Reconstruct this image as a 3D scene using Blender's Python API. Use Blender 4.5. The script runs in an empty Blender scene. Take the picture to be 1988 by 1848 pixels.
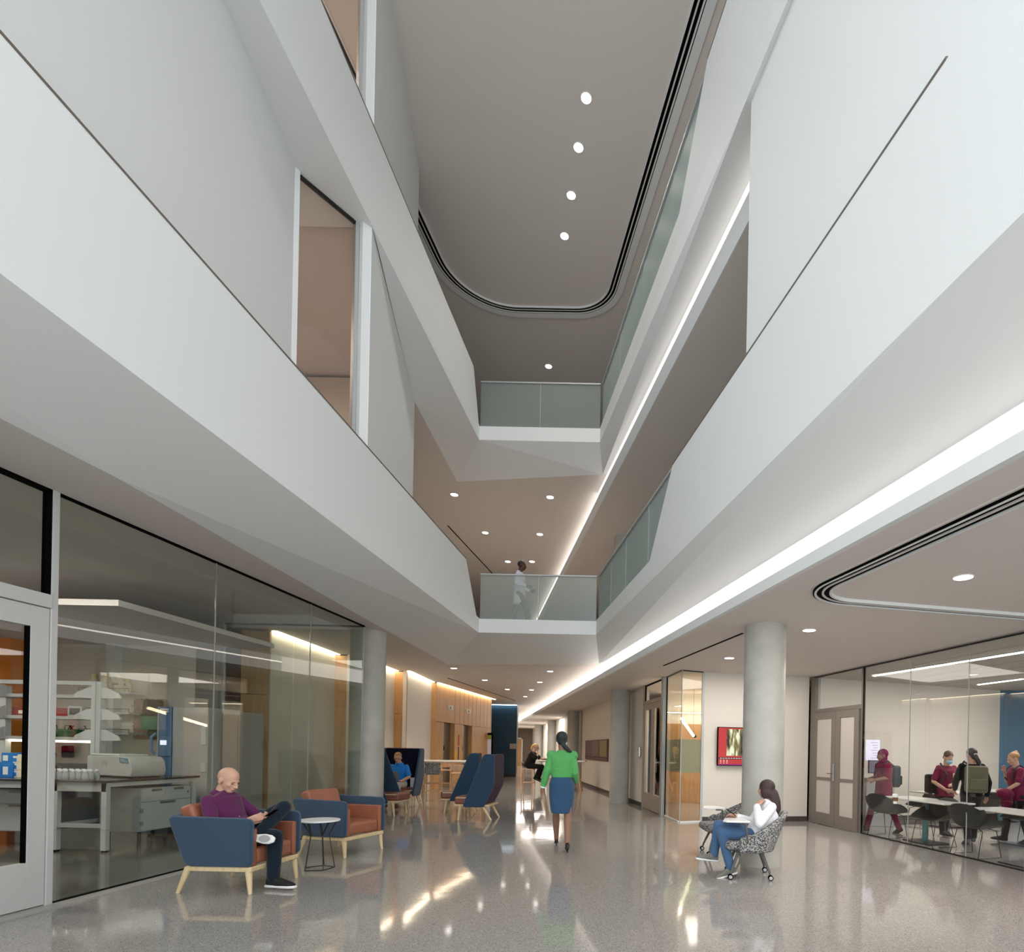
WORLD=2.45; EXPO=0.25
import bpy, bmesh, math, random
from mathutils import Vector, Matrix
random.seed(7)
SC = bpy.context.scene
COL = SC.collection
PI = math.pi
# ------------------------------------------------------------------ camera frame
FP, CX, CY, ROLL, EYE = 1100.0, 1265.0, 1457.0, 0.02, 1.5
CR, SR = math.cos(ROLL), math.sin(ROLL)
def at(px, py, Y):
    u = (px - CX) / FP * Y; v = (CY - py) / FP * Y
    return Vector((u * CR - v * SR, Y, EYE + u * SR + v * CR))
def on(px, py, Z=0.0):
    a = (px - CX) / FP; b = (CY - py) / FP
    return at(px, py, (Z - EYE) / (a * SR + b * CR))
# ------------------------------------------------------------------ materials
def lin(c):
    return tuple((v / 12.92 if v <= .04045 else ((v + .055) / 1.055) ** 2.4) for v in c)
def rgb(r, g, b):
    return lin((r / 255, g / 255, b / 255))
def newmat(name):
    m = bpy.data.materials.new(name); m.use_nodes = True
    nt = m.node_tree; b = nt.nodes['Principled BSDF']
    return m, nt, b
def mat(name, col, rough=.5, metal=0., spec=.5, bump=0., bscale=60., var=0., vscale=8., emit=None, es=1., coat=0., stretch=None, trans=0., sheen=0.):
    m, nt, b = newmat(name)
    b.inputs['Base Color'].default_value = (*col, 1)
    b.inputs['Roughness'].default_value = rough
    b.inputs['Metallic'].default_value = metal
    b.inputs['Specular IOR Level'].default_value = spec
    b.inputs['Coat Weight'].default_value = coat
    b.inputs['Transmission Weight'].default_value = trans
    b.inputs['Sheen Weight'].default_value = sheen
    if emit:
        b.inputs['Emission Color'].default_value = (*emit, 1); b.inputs['Emission Strength'].default_value = es
    tc = nt.nodes.new('ShaderNodeTexCoord'); mp = nt.nodes.new('ShaderNodeMapping')
    nt.links.new(tc.outputs['Object'], mp.inputs[0])
    if stretch: mp.inputs['Scale'].default_value = stretch
    if var:
        n = nt.nodes.new('ShaderNodeTexNoise'); n.inputs['Scale'].default_value = vscale; n.inputs['Detail'].default_value = 5
        r = nt.nodes.new('ShaderNodeValToRGB')
        r.color_ramp.elements[0].position = .3; r.color_ramp.elements[1].position = .7
        r.color_ramp.elements[0].color = (*[c * (1 - var) for c in col], 1)
        r.color_ramp.elements[1].color = (*[min(1, c * (1 + var)) for c in col], 1)
        nt.links.new(mp.outputs[0], n.inputs['Vector']); nt.links.new(n.outputs['Fac'], r.inputs[0]); nt.links.new(r.outputs[0], b.inputs['Base Color'])
    if bump:
        n = nt.nodes.new('ShaderNodeTexNoise'); n.inputs['Scale'].default_value = bscale; n.inputs['Detail'].default_value = 4
        bp = nt.nodes.new('ShaderNodeBump'); bp.inputs['Strength'].default_value = bump; bp.inputs['Distance'].default_value = .02
        nt.links.new(mp.outputs[0], n.inputs['Vector']); nt.links.new(n.outputs['Fac'], bp.inputs['Height']); nt.links.new(bp.outputs[0], b.inputs['Normal'])
    return m
def glow(name, col, s):
    m = bpy.data.materials.new(name); m.use_nodes = True; nt = m.node_tree; nt.nodes.clear()
    e = nt.nodes.new('ShaderNodeEmission'); o = nt.nodes.new('ShaderNodeOutputMaterial')
    e.inputs[0].default_value = (*col, 1); e.inputs[1].default_value = s; nt.links.new(e.outputs[0], o.inputs[0]); return m
def glassmat(name, tint, refl=1.0, rough=0.0, frost=0., ior=1.5, frostcol=(.8, .9, .88)):
    m = bpy.data.materials.new(name); m.use_nodes = True; nt = m.node_tree; nt.nodes.clear()
    N = nt.nodes.new
    o = N('ShaderNodeOutputMaterial'); t = N('ShaderNodeBsdfTransparent'); g = N('ShaderNodeBsdfGlossy'); fr = N('ShaderNodeLayerWeight'); mx = N('ShaderNodeMixShader')
    t.inputs[0].default_value = (*tint, 1); g.inputs['Roughness'].default_value = rough; fr.inputs[0].default_value = .5
    pw = N('ShaderNodeMath'); pw.operation = 'POWER'; pw.inputs[1].default_value = 5.; ad = N('ShaderNodeMath'); ad.operation = 'MULTIPLY_ADD'; ad.inputs[1].default_value = .95; ad.inputs[2].default_value = .045
    nt.links.new(fr.outputs['Facing'], pw.inputs[0]); nt.links.new(pw.outputs[0], ad.inputs[0])
    mul = N('ShaderNodeMath'); mul.operation = 'MULTIPLY'; mul.inputs[1].default_value = refl; mul.use_clamp = True
    nt.links.new(ad.outputs[0], mul.inputs[0]); nt.links.new(mul.outputs[0], mx.inputs[0])
    base = t.outputs[0]
    if frost:
        d = N('ShaderNodeBsdfDiffuse'); tl = N('ShaderNodeBsdfTranslucent'); a = N('ShaderNodeMixShader'); c = N('ShaderNodeMixShader')
        d.inputs[0].default_value = (*frostcol, 1); tl.inputs[0].default_value = (*frostcol, 1)
        a.inputs[0].default_value = .5; nt.links.new(d.outputs[0], a.inputs[1]); nt.links.new(tl.outputs[0], a.inputs[2])
        c.inputs[0].default_value = frost; nt.links.new(t.outputs[0], c.inputs[1]); nt.links.new(a.outputs[0], c.inputs[2]); base = c.outputs[0]
    nt.links.new(base, mx.inputs[1]); nt.links.new(g.outputs[0], mx.inputs[2]); nt.links.new(mx.outputs[0], o.inputs[0])
    return m
def woodmat(name, c1, c2, axis='Z', rough=.45, sc=6.):
    m, nt, b = newmat(name); N = nt.nodes.new
    tc = N('ShaderNodeTexCoord'); mp = N('ShaderNodeMapping'); s = [sc * 6, sc * 6, sc * 6]; s['XYZ'.index(axis)] = sc * .35
    mp.inputs['Scale'].default_value = s; n = N('ShaderNodeTexNoise'); n.inputs['Scale'].default_value = 1.; n.inputs['Detail'].default_value = 6
    r = N('ShaderNodeValToRGB'); r.color_ramp.elements[0].color = (*c1, 1); r.color_ramp.elements[1].color = (*c2, 1)
    r.color_ramp.elements[0].position = .35; r.color_ramp.elements[1].position = .65
    nt.links.new(tc.outputs['Object'], mp.inputs[0]); nt.links.new(mp.outputs[0], n.inputs['Vector']); nt.links.new(n.outputs['Fac'], r.inputs[0]); nt.links.new(r.outputs[0], b.inputs['Base Color'])
    b.inputs['Roughness'].default_value = rough
    return m
def speckle(name, base, dark, light, sc, rough=.5, dth=.42, lth=.12, bumpy=0., dsz=.42):
    m, nt, b = newmat(name); N = nt.nodes.new; L = nt.links.new
    tc = N('ShaderNodeTexCoord')
    v = N('ShaderNodeTexVoronoi'); v.inputs['Scale'].default_value = sc
    ns = N('ShaderNodeTexNoise'); ns.inputs['Scale'].default_value = sc * .5; ns.inputs['Detail'].default_value = 3
    dn = N('ShaderNodeTexNoise'); dn.inputs['Scale'].default_value = sc * 1.1; dv = N('ShaderNodeVectorMath'); dv.operation = 'MULTIPLY_ADD'; dv.inputs[1].default_value = (1.1 / sc,) * 3
    L(tc.outputs['Object'], dn.inputs['Vector']); L(dn.outputs['Color'], dv.inputs[0]); L(tc.outputs['Object'], dv.inputs[2])
    L(dv.outputs[0], v.inputs['Vector']); L(tc.outputs['Object'], ns.inputs['Vector'])
    sep = N('ShaderNodeSeparateColor'); L(v.outputs['Color'], sep.inputs[0])
    r1 = N('ShaderNodeMath'); r1.operation = 'LESS_THAN'; r1.inputs[1].default_value = dth; L(sep.outputs[0], r1.inputs[0])
    r2 = N('ShaderNodeMath'); r2.operation = 'LESS_THAN'; r2.inputs[1].default_value = lth; L(sep.outputs[1], r2.inputs[0])
    dist = N('ShaderNodeMath'); dist.operation = 'LESS_THAN'; dist.inputs[1].default_value = dsz; L(v.outputs['Distance'], dist.inputs[0])
    a1 = N('ShaderNodeMath'); a1.operation = 'MULTIPLY'; L(r1.outputs[0], a1.inputs[0]); L(dist.outputs[0], a1.inputs[1])
    a2 = N('ShaderNodeMath'); a2.operation = 'MULTIPLY'; L(r2.outputs[0], a2.inputs[0]); L(dist.outputs[0], a2.inputs[1])
    m0 = N('ShaderNodeMix'); m0.data_type = 'RGBA'; m0.inputs[6].default_value = (*[c * .88 for c in base], 1); m0.inputs[7].default_value = (*[c * 1.12 for c in base], 1); L(ns.outputs['Fac'], m0.inputs[0])
    m1 = N('ShaderNodeMix'); m1.data_type = 'RGBA'; m1.inputs[7].default_value = (*dark, 1); L(a1.outputs[0], m1.inputs[0]); L(m0.outputs[2], m1.inputs[6])
    m2 = N('ShaderNodeMix'); m2.data_type = 'RGBA'; m2.inputs[7].default_value = (*light, 1); L(a2.outputs[0], m2.inputs[0]); L(m1.outputs[2], m2.inputs[6])
    L(m2.outputs[2], b.inputs['Base Color']); b.inputs['Roughness'].default_value = rough
    if bumpy:
        n = N('ShaderNodeTexNoise'); n.inputs['Scale'].default_value = 2.2; n.inputs['Detail'].default_value = 2
        bp = N('ShaderNodeBump'); bp.inputs['Strength'].default_value = 1.; bp.inputs['Distance'].default_value = bumpy
        L(tc.outputs['Object'], n.inputs['Vector']); L(n.outputs['Fac'], bp.inputs['Height']); L(bp.outputs[0], b.inputs['Normal'])
    return m
# ------------------------------------------------------------------ mesh builder
class MB:
    def __init__(s): s.v = []; s.f = []
    def add(s, vs, fs):
        n = len(s.v); s.v += [tuple(v) for v in vs]; s.f += [tuple(i + n for i in f) for f in fs]; return s
    def poly(s, *pts): return s.add(pts, [tuple(range(len(pts)))])
    def box(s, c, d, rz=0., M=None):
        hx, hy, hz = d[0] / 2, d[1] / 2, d[2] / 2
        vs = [Vector((x, y, z)) for z in (-hz, hz) for x, y in ((-hx, -hy), (hx, -hy), (hx, hy), (-hx, hy))]
        R = M or Matrix.Rotation(rz, 3, 'Z'); c = Vector(c)
        return s.add([R @ v + c for v in vs], [(0, 3, 2, 1), (4, 5, 6, 7), (0, 1, 5, 4), (1, 2, 6, 5), (2, 3, 7, 6), (3, 0, 4, 7)])
    def b2(s, p, q): 
        return s.box([(a + b) / 2 for a, b in zip(p, q)], [abs(a - b) for a, b in zip(p, q)])
    def prism(s, pts, z0, z1):
        n = len(pts); vs = [(x, y, z0) for x, y in pts] + [(x, y, z1) for x, y in pts]
        fs = [tuple(reversed(range(n))), tuple(range(n, 2 * n))] + [(i, (i + 1) % n, (i + 1) % n + n, i + n) for i in range(n)]
        return s.add(vs, fs)
    def extr(s, pts, d):          # polygon (3d points) extruded by vector d
        n = len(pts); d = Vector(d); vs = [Vector(p) for p in pts] + [Vector(p) + d for p in pts]
        return s.add(vs, [tuple(reversed(range(n))), tuple(range(n, 2 * n))] + [(i, (i + 1) % n, (i + 1) % n + n, i + n) for i in range(n)])
    def wall(s, p, q, z0, z1, t):  # vertical slab from p to q (xy), thickness t to the right of p->q
        p, q = Vector(p[:2]), Vector(q[:2]); d = (q - p).normalized(); n = Vector((d.y, -d.x)) * t
        return s.prism([p, q, q + n, p + n] if t < 0 else [p, p + n, q + n, q], z0, z1)
    def tube(s, pts, r, n=10, cap=True):
        pts = [Vector(p) for p in pts]; rs = r if isinstance(r, (list, tuple)) else [r] * len(pts)
        base = len(s.v); prev = None; up = None
        for i, p in enumerate(pts):
            t = (pts[min(i + 1, len(pts) - 1)] - pts[max(i - 1, 0)]).normalized()
            if up is None: up = Vector((0, 0, 1)) if abs(t.z) < .9 else Vector((1, 0, 0))
            a = t.cross(up).normalized(); up = a.cross(t).normalized()
            for k in range(n):
                an = 2 * PI * k / n; s.v.append(tuple(p + (a * math.cos(an) + up * math.sin(an)) * rs[i]))
        for i in range(len(pts) - 1):
            for k in range(n):
                s.f.append((base + i * n + k, base + i * n + (k + 1) % n, base + (i + 1) * n + (k + 1) % n, base + (i + 1) * n + k))
        if cap: s.f.append(tuple(base + k for k in reversed(range(n)))); s.f.append(tuple(base + (len(pts) - 1) * n + k for k in range(n)))
        return s
    def cyl(s, c, r, z0, z1, n=24, r2=None):
        r2 = r if r2 is None else r2; a = [(c[0] + r * math.cos(2 * PI * k / n), c[1] + r * math.sin(2 * PI * k / n), z0) for k in range(n)]
        b = [(c[0] + r2 * math.cos(2 * PI * k / n), c[1] + r2 * math.sin(2 * PI * k / n), z1) for k in range(n)]
        return s.add(a + b, [tuple(reversed(range(n))), tuple(range(n, 2 * n))] + [(i, (i + 1) % n, (i + 1) % n + n, i + n) for i in range(n)])
    def lathe(s, c, prof, n=24):   # prof = [(r,z)...]
        m = len(prof); vs = []; fs = []
        for r, z in prof:
            for k in range(n): vs.append((c[0] + r * math.cos(2 * PI * k / n), c[1] + r * math.sin(2 * PI * k / n), c[2] + z))
        for i in range(m - 1):
            for k in range(n): fs.append((i * n + k, i * n + (k + 1) % n, (i + 1) * n + (k + 1) % n, (i + 1) * n + k))
        fs.append(tuple(reversed(range(n)))); fs.append(tuple((m - 1) * n + k for k in range(n)))
        return s.add(vs, fs)
    def ball(s, c, r, n=12, M=None):
        r = (r, r, r) if not isinstance(r, (tuple, list)) else r; c = Vector(c); vs = []; fs = []; m = n // 2 + 1
        for i in range(m + 1):
            th = PI * i / m
            for k in range(n):
                p = Vector((r[0] * math.sin(th) * math.cos(2 * PI * k / n), r[1] * math.sin(th) * math.sin(2 * PI * k / n), r[2] * math.cos(th)))
                vs.append((M @ p if M else p) + c)
        for i in range(m):
            for k in range(n): fs.append((i * n + k, (i + 1) * n + k, (i + 1) * n + (k + 1) % n, i * n + (k + 1) % n))
        return s.add(vs, fs)
    def grid(s, fn, nu, nv, thick=None):
        base = len(s.v)
        for i in range(nu + 1):
            for j in range(nv + 1): s.v.append(tuple(fn(i / nu, j / nv)))
        for i in range(nu):
            for j in range(nv):
                a = base + i * (nv + 1) + j; s.f.append((a, a + nv + 1, a + nv + 2, a + 1))
        return s
    def build(s, name, m, parent=None, bevel=0, seg=2, smooth=None, sub=0, solid=0, loc=None, remesh=0, smi=0):
        me = bpy.data.meshes.new(name); me.from_pydata(s.v, [], s.f); me.update()
        bm = bmesh.new(); bm.from_mesh(me)
        bmesh.ops.remove_doubles(bm, verts=bm.verts, dist=1e-6)
        bmesh.ops.recalc_face_normals(bm, faces=bm.faces); bm.to_mesh(me); bm.free()
        o = bpy.data.objects.new(name, me); COL.objects.link(o); me.materials.append(m)
        if parent: o.parent = parent
        if loc: o.location = loc
        if remesh:
            d = o.modifiers.new('r', 'REMESH'); d.mode = 'VOXEL'; d.voxel_size = remesh; d.use_smooth_shade = True
            if smi: d = o.modifiers.new('sm', 'SMOOTH'); d.iterations = smi; d.factor = .5
        if solid: d = o.modifiers.new('t', 'SOLIDIFY'); d.thickness = solid; d.offset = 0
        if bevel:
            d = o.modifiers.new('b', 'BEVEL'); d.width = bevel; d.segments = seg; d.limit_method = 'ANGLE'; d.angle_limit = .6; d.harden_normals = False
        if sub: d = o.modifiers.new('s', 'SUBSURF'); d.levels = sub; d.render_levels = sub
        if smooth or sub or remesh or (bevel and smooth is None):
            me.shade_smooth()
            if not (sub or remesh) and smooth != 'all':
                try: me.set_sharp_from_angle(angle=.7)
                except Exception: pass
        return o
def tag(o, label=None, cat=None, group=None, kind=None):
    if label: o['label'] = label
    if cat: o['category'] = cat
    if group: o['group'] = group
    if kind: o['kind'] = kind
    return o
def thing(name, label, cat, loc=(0, 0, 0), rz=0., group=None):
    o = bpy.data.objects.new(name, None); COL.objects.link(o); o.location = loc; o.rotation_euler = (0, 0, rz); o.empty_display_size = .1
    return tag(o, label, cat, group)
def struct(o, label=None): 
    o['kind'] = 'structure'
    if label: o['label'] = label
    return o
def kids(o): return [c for c in bpy.data.objects if c.parent == o]
def copy_tree(o, parent=None):
    ch = kids(o); c = o.copy(); COL.objects.link(c)
    if parent: c.parent = parent
    for k in ch: copy_tree(k, c)
    return c
def dup(o, loc, rz, label, group=None):
    c = copy_tree(o); c.location = loc; c.rotation_euler = (0, 0, rz); c['label'] = label
    if group: c['group'] = group
    return c
# ------------------------------------------------------------------ palette
M = {}
M['white'] = mat('white_paint', rgb(227, 229, 229), .6, bump=.02, bscale=120)
M['wallw'] = mat('warm_white_wall', rgb(222, 216, 206), .6)
M['ceil'] = mat('ceiling_paint', rgb(220, 212, 207), .8)
M['ceil2'] = mat('upper_ceiling_paint', rgb(222, 216, 210), .8)
M['greige'] = mat('grey_paint', rgb(150, 148, 142), .6)
M['black'] = mat('black_slot', (.002, .002, .002), .8, spec=.05)
M['dark'] = mat('dark_metal', rgb(38, 36, 36), .4, metal=.3)
M['alu'] = mat('satin_aluminium', rgb(186, 188, 188), .5, metal=.35)
M['bronze'] = mat('bronze_rail', rgb(112, 104, 94), .6, metal=.3)
M['doorgrey'] = mat('grey_door_paint', rgb(122, 114, 106), .5)
M['doorbeige'] = mat('beige_door_paint', rgb(176, 164, 150), .5)
M['doorlight'] = mat('light_grey_door_paint', rgb(200, 200, 198), .45)
M['concrete'] = mat('concrete', rgb(182, 180, 172), .75, var=.1, vscale=3., bump=.15, bscale=40)
M['terrazzo'] = speckle('terrazzo', rgb(160, 156, 151), rgb(106, 102, 97), rgb(196, 192, 186), 100., .07, .32, .12, bumpy=.0014)
M['labfloor'] = mat('polished_dark_concrete', rgb(92, 92, 84), .12, var=.12, vscale=1.5)
M['glass'] = glassmat('clear_glass', (.975, .985, .98), .9)
M['glassg'] = glassmat('green_tinted_glass', (.94, .965, .945), 1.15)
M['frost'] = glassmat('frosted_glass', (.78, .86, .84), .12, .35, .55, frostcol=(.66, .75, .73))
M['glassend'] = glassmat('pale_translucent_glass', (.88, .93, .92), .6, .15, .26, frostcol=(.74, .8, .79))
M['wood'] = woodmat('oak_panel', rgb(190, 142, 92), rgb(206, 160, 108))
M['ash'] = woodmat('pale_ash', rgb(214, 190, 146), rgb(228, 206, 166), sc=4.)
M['cove'] = glow('cove_led', (1., .92, .84), 2.2)
M['covenear'] = glow('near_cove_led', (1., .97, .94), .95)
M['ledline'] = glow('led_line', (1., .90, .80), 6.)
M['covemid'] = glow('upper_cove_led', (1., .94, .88), 1.05)
M['covew'] = glow('warm_cove_led', (1., .84, .62), 12.)
M['coveb'] = glow('cool_cove_led', (.75, .9, 1.), 5.)
M['lamp'] = glow('downlight_lens', (1., .95, .88), 14.)
M['blue'] = mat('blue_wall_paint', rgb(44, 78, 100), .55)
M['blue2'] = mat('classroom_blue_paint', rgb(66, 104, 132), .6)
M['orange'] = mat('orange_wall_paint', rgb(240, 140, 20), .6)
M['base'] = mat('dark_baseboard', rgb(70, 62, 56), .5)
M['steel'] = mat('brushed_steel', rgb(150, 146, 140), .3, metal=.9)
M['chrome'] = mat('chrome', (.8, .8, .8), .1, metal=1.)

def text_mesh(body, size, loc, rot, m, parent=None, name='lettering', ext=.002, align='CENTER', rx=None):
    f = bpy.data.curves.new('tmp', 'FONT'); f.body = body; f.size = size; f.extrude = ext; f.align_x = align
    o = bpy.data.objects.new('tmp', f); COL.objects.link(o); bpy.context.view_layer.update()
    me = bpy.data.meshes.new_from_object(o.evaluated_get(bpy.context.evaluated_depsgraph_get())); bpy.data.objects.remove(o)
    n = bpy.data.objects.new(name, me); COL.objects.link(n); n.location = loc; n.rotation_euler = rot; me.materials.clear(); me.materials.append(m)
    if parent: n.parent = parent
    return n
# ------------------------------------------------------------------ shell of the building
Z1, Z2 = 3.72, 8.07            # lobby ceiling, ceiling of the floor above
ZR1, ZR2 = 3.2, 7.55           # lower soffits right of the light coves
ZT = 12.5
F2, F3 = 4.4, 8.75             # upper floor levels
xl2 = lambda y: -3.60 - .028 * y
xl3 = lambda y: -3.64 - .031 * y
xr = lambda y: 2.52 - .299 * y
lipx = lambda y: 3.0 - .313 * y
covx = lambda y: lipx(y) + .47 - .016 * min(max(y, 0), 17)
covx2 = lambda y: lipx(y) + .035
YN, YE = -2.5, 12.8
struct(MB().b2((-16, YN, -.3), (14, 54, 0)).build('floor', M['terrazzo']))
struct(MB().b2((-14, 2.2, 0.0), (-5.48, 10.5, .006)).build('floor_laboratory', M['labfloor']))
# lobby ceiling around the well
C1 = on(1163, 1289, Z1); E1 = on(870, 1290, Z1); P0 = on(224.6, 926.4, Z1)
near1 = Vector((P0.x, YN, Z1))
b = MB()
b.poly((-16, YN, Z1), (-16, 54, Z1), (covx(54), 54, Z1), (covx(C1.y), C1.y, Z1), C1, E1, (-5.07, 9.85, Z1), P0, near1)
struct(b.build('ceiling', M['ceil']))
# lower soffit with the light cove at its edge
b = MB(); b.poly((lipx(YN), YN, ZR1), (14, YN, ZR1), (14, 54, ZR1), (lipx(54), 54, ZR1)); struct(b.build('ceiling_right', M['ceil']))
def cove(z, ya, yb, nm, gm):
    covx = covx2 if z > 5 else globals()['covx']
    b = MB(); b.prism([(lipx(ya), ya), (lipx(ya) + (.06 if z < 5 else .02), ya), (lipx(yb) + (.06 if z < 5 else .02), yb), (lipx(yb), yb)], z - .002, z + (.115 if z < 5 else .33)); struct(b.build('trim_' + nm, M['white']))
    t = thing('cove_light', '', 'light strip')
    for yc, yd, g_ in ((ya, 14.5, M['covenear'] if z < 5 else M['covemid']), (14.5, yb, gm)):
        MB().poly((covx(yc) - .002, yc, z + (.06 if z < 5 else .3)), (covx(yd) - .002, yd, z + (.06 if z < 5 else .3)), (covx(yd) - .002, yd, z + .522), (covx(yc) - .002, yc, z + .522)).build('light_diffuser', g_, t)
    if z < 5: MB().poly((covx(ya) - .006, ya, z + .36), (covx(14.5) - .006, 14.5, z + .36), (covx(14.5) - .006, 14.5, z + .39), (covx(ya) - .006, ya, z + .39)).build('led_line', M['ledline'], t)
    b = MB(); b.prism([(covx(ya) + .02, ya), (covx(ya) + .06, ya), (covx(yb) + .06, yb), (covx(yb) + .02, yb)], z + .012, z + .55); b.build('cove_back', M['white'], t)
    return t
t = cove(ZR1, YN, 50, '1', M['cove']); t['label'] = 'long white light cove running along the lobby ceiling edge above the concrete columns'
t = cove(ZR2, 5.3, 50, '2', M['cove']); t['label'] = 'thin light cove under the topmost right balcony, one floor above the lobby'
# upper ceilings
C2 = on(1170, 921, Z2); B2 = on(888, 935, Z2); A2 = on(805, 780, Z2)
b = MB(); b.poly((-16, YN, Z2), (-16, 54, Z2), (covx2(54), 54, Z2), (covx2(C2.y), C2.y, Z2), C2, B2, A2, (-9.05, A2.y, Z2), (-9.05, YN, Z2)); struct(b.build('ceiling_upper', M['ceil2']))
b = MB(); b.poly((lipx(YN), YN, ZR2), (14, YN, ZR2), (14, 54, ZR2), (lipx(54), 54, ZR2)); struct(b.build('ceiling_upper_right', M['ceil2']))
struct(MB().b2((-16, YN, ZT), (14, 54, ZT + .2)).build('ceiling_top', M['ceil2']))
# floor slabs of the upper storeys
for z, xl, n in ((F2, xl2, 'first'), (F3, xl3, 'second')):
    b = MB()
    b.prism([(-16, YN), (xl(YN) - .1, YN), (xl(YE) - .1, YE + .1), (-16, YE + .1)], z - .25, z - .02)
    b.prism([(xr(YN) + .1, YN), (14, YN), (14, YE + .1), (xr(YE) + .1, YE + .1)], z - .25, z - .02)
    b.prism([(-16, YE + .1), (14, YE + .1), (14, 54), (-16, 54)], z - .25, z - .02)
    struct(b.build('floor_' + n, M['ceil']))
# outer shell
struct(MB().b2((-16.2, YN, -.3), (-16, 54, 12.7)).build('wall_left', M['wallw']))
struct(MB().b2((14, YN, -.3), (14.2, 54, 12.7)).build('wall_right', M['wallw']))
struct(MB().b2((-16, 54, -.3), (14, 54.2, 12.7)).build('wall_back', M['wallw']))
# ------------------------------------------------------------------ folded balconies
T = .12
def solid(b, name, sol=.0): return struct(b.build(name, M['white']))
def balcony(name, zf, xl, xrf, z1, Cc, Ee, Pp, lpts, left_cut, right_cut, rfold):
    zb = zf - .31; zt = zf + 1.0; D = Vector((xl(YE), YE, zb)); R = Vector((xrf(YE), YE, zb))
    yt, yb = left_cut
    b = MB()   # left parapet
    b.extr([(xl(YN), YN, zb), (xl(YE), YE, zb), (xl(YE), YE, zf + .02), (xl(yb), yb, zf + .02), (xl(yt), yt, zt), (xl(YN), YN, zt)], (-T, 0, 0)); solid(b, 'wall_left_parapet_' + name)
    b = MB()
    if name == 'first':
        q = [Vector(p) for p in lpts]; near = Vector((q[0].x, YN, z1)); b.poly((xl(YN), YN, zb), D, q[0], near)
        for i in range(len(q) - 1): b.poly(D, q[i + 1], q[i])
    else:
        H = Vector((xl(7.6), 7.6, zb)); zs_ = zb - .003; b.poly((xl(YN), YN, zs_), (xl(3), 3, zs_), (-5.2, 3, zs_), (-5.2, YN, zs_)); b.poly((xl(3), 3, zs_), (H.x, H.y, zs_), (-5.2, 7.6, zs_), (-5.2, 3, zs_)); b.poly(H, D, Pp); b.poly(D, Ee, Pp)
    solid(b, 'wall_left_soffit_' + name)
    b = MB(); b.extr([D, R, (R.x, YE, zf), (D.x, YE, zf)], (0, .15, 0)); b.poly(D, R, Cc); b.poly(D, Cc, Ee); solid(b, 'wall_end_balcony_' + name)
    yt, yb = right_cut
    b = MB(); b.extr([(xrf(YN), YN, zb), (xrf(YE), YE, zb), (xrf(YE), YE, zf + .02), (xrf(yb), yb, zf + .02), (xrf(yt), yt, zt), (xrf(YN), YN, zt)], (T, 0, 0)); solid(b, 'wall_right_parapet_' + name)
    b = MB(); Mx = Vector(rfold); b.poly(R, Mx, Cc); 
    b.poly(R, (xrf(Mx.y), Mx.y, zb), Mx)
    if Mx.z < zb - .01:
        Nn = Vector((xrf(YN), YN, Mx.z - .05)); b.poly((xrf(Mx.y), Mx.y, zb), (xrf(YN), YN, zb), Nn, Mx)
    else: Nn = Vector((xrf(YN), YN, zb))
    cv = lambda y: Vector(((covx2 if z1 > 5 else covx)(y), y, z1))
    b.poly(Cc, Mx, cv(Mx.y)); b.poly(Mx, Nn, cv(YN), cv(Mx.y)); b.poly(Cc, cv(Mx.y), cv(Cc.y))
    solid(b, 'wall_right_soffit_' + name)
balcony('first', F2, xl2, xr, Z1, C1, E1, P0, [P0, (-5.07, 9.85, Z1), E1], (11.76, 12.6), (7.73, 8.73), (xr(3.15), 3.15, F2 - .31))
balcony('second', F3, xl3, xr, Z2, C2, B2, A2, [(-3.98, 5.0, Z2), (-4.22, 6.5, Z2), (-3.9, 7.4, Z2 + .3), A2, B2], (12.28, 12.75), (6.75, 7.66), (.80, 5.63, 7.95))
# handrails (thin bronze caps) and glass balustrades
def rail(pts, nm, label):
    o = MB().tube(pts, .018, 8).build(nm, M['bronze']); tag(o, label, 'handrail'); return o
for z, xl, yc, nm, yr in ((F2 + 1.0, xl2, 11.76, 'lower', -2.0), (F3 + 1.0, xl3, 12.28, 'upper', -2.0)):
    pts = [Vector((xl(y) - .06, y, z + .015)) for y in (YN, yc)]
    b = MB(); b.prism([(xl(YN) + .004, YN), (xl(yc) + .004, yc), (xl(yc) - T - .01, yc), (xl(YN) - T - .01, YN)], z, z + .018)
    tag(b.build('handrail', M['bronze']), 'thin bronze rail capping the solid white left balcony of the %s level' % nm, 'handrail')
for z, y0, yc, nm in ((F2 + 1.0, 3.17, 7.73, 'lower'), (F3 + 1.0, YN, 6.75, 'upper')):
    b = MB(); b.prism([(xr(y0) - .004, y0), (xr(y0) + T + .01, y0), (xr(yc) + T + .01, yc), (xr(yc) - .004, yc)], z, z + .018)
    tag(b.build('handrail', M['bronze']), 'thin bronze rail capping the solid white right balcony of the %s level' % nm, 'handrail')
def pane(b, p, q, z0, z1, t=.02):
    return b.wall(p, q, z0, z1, t)
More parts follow.
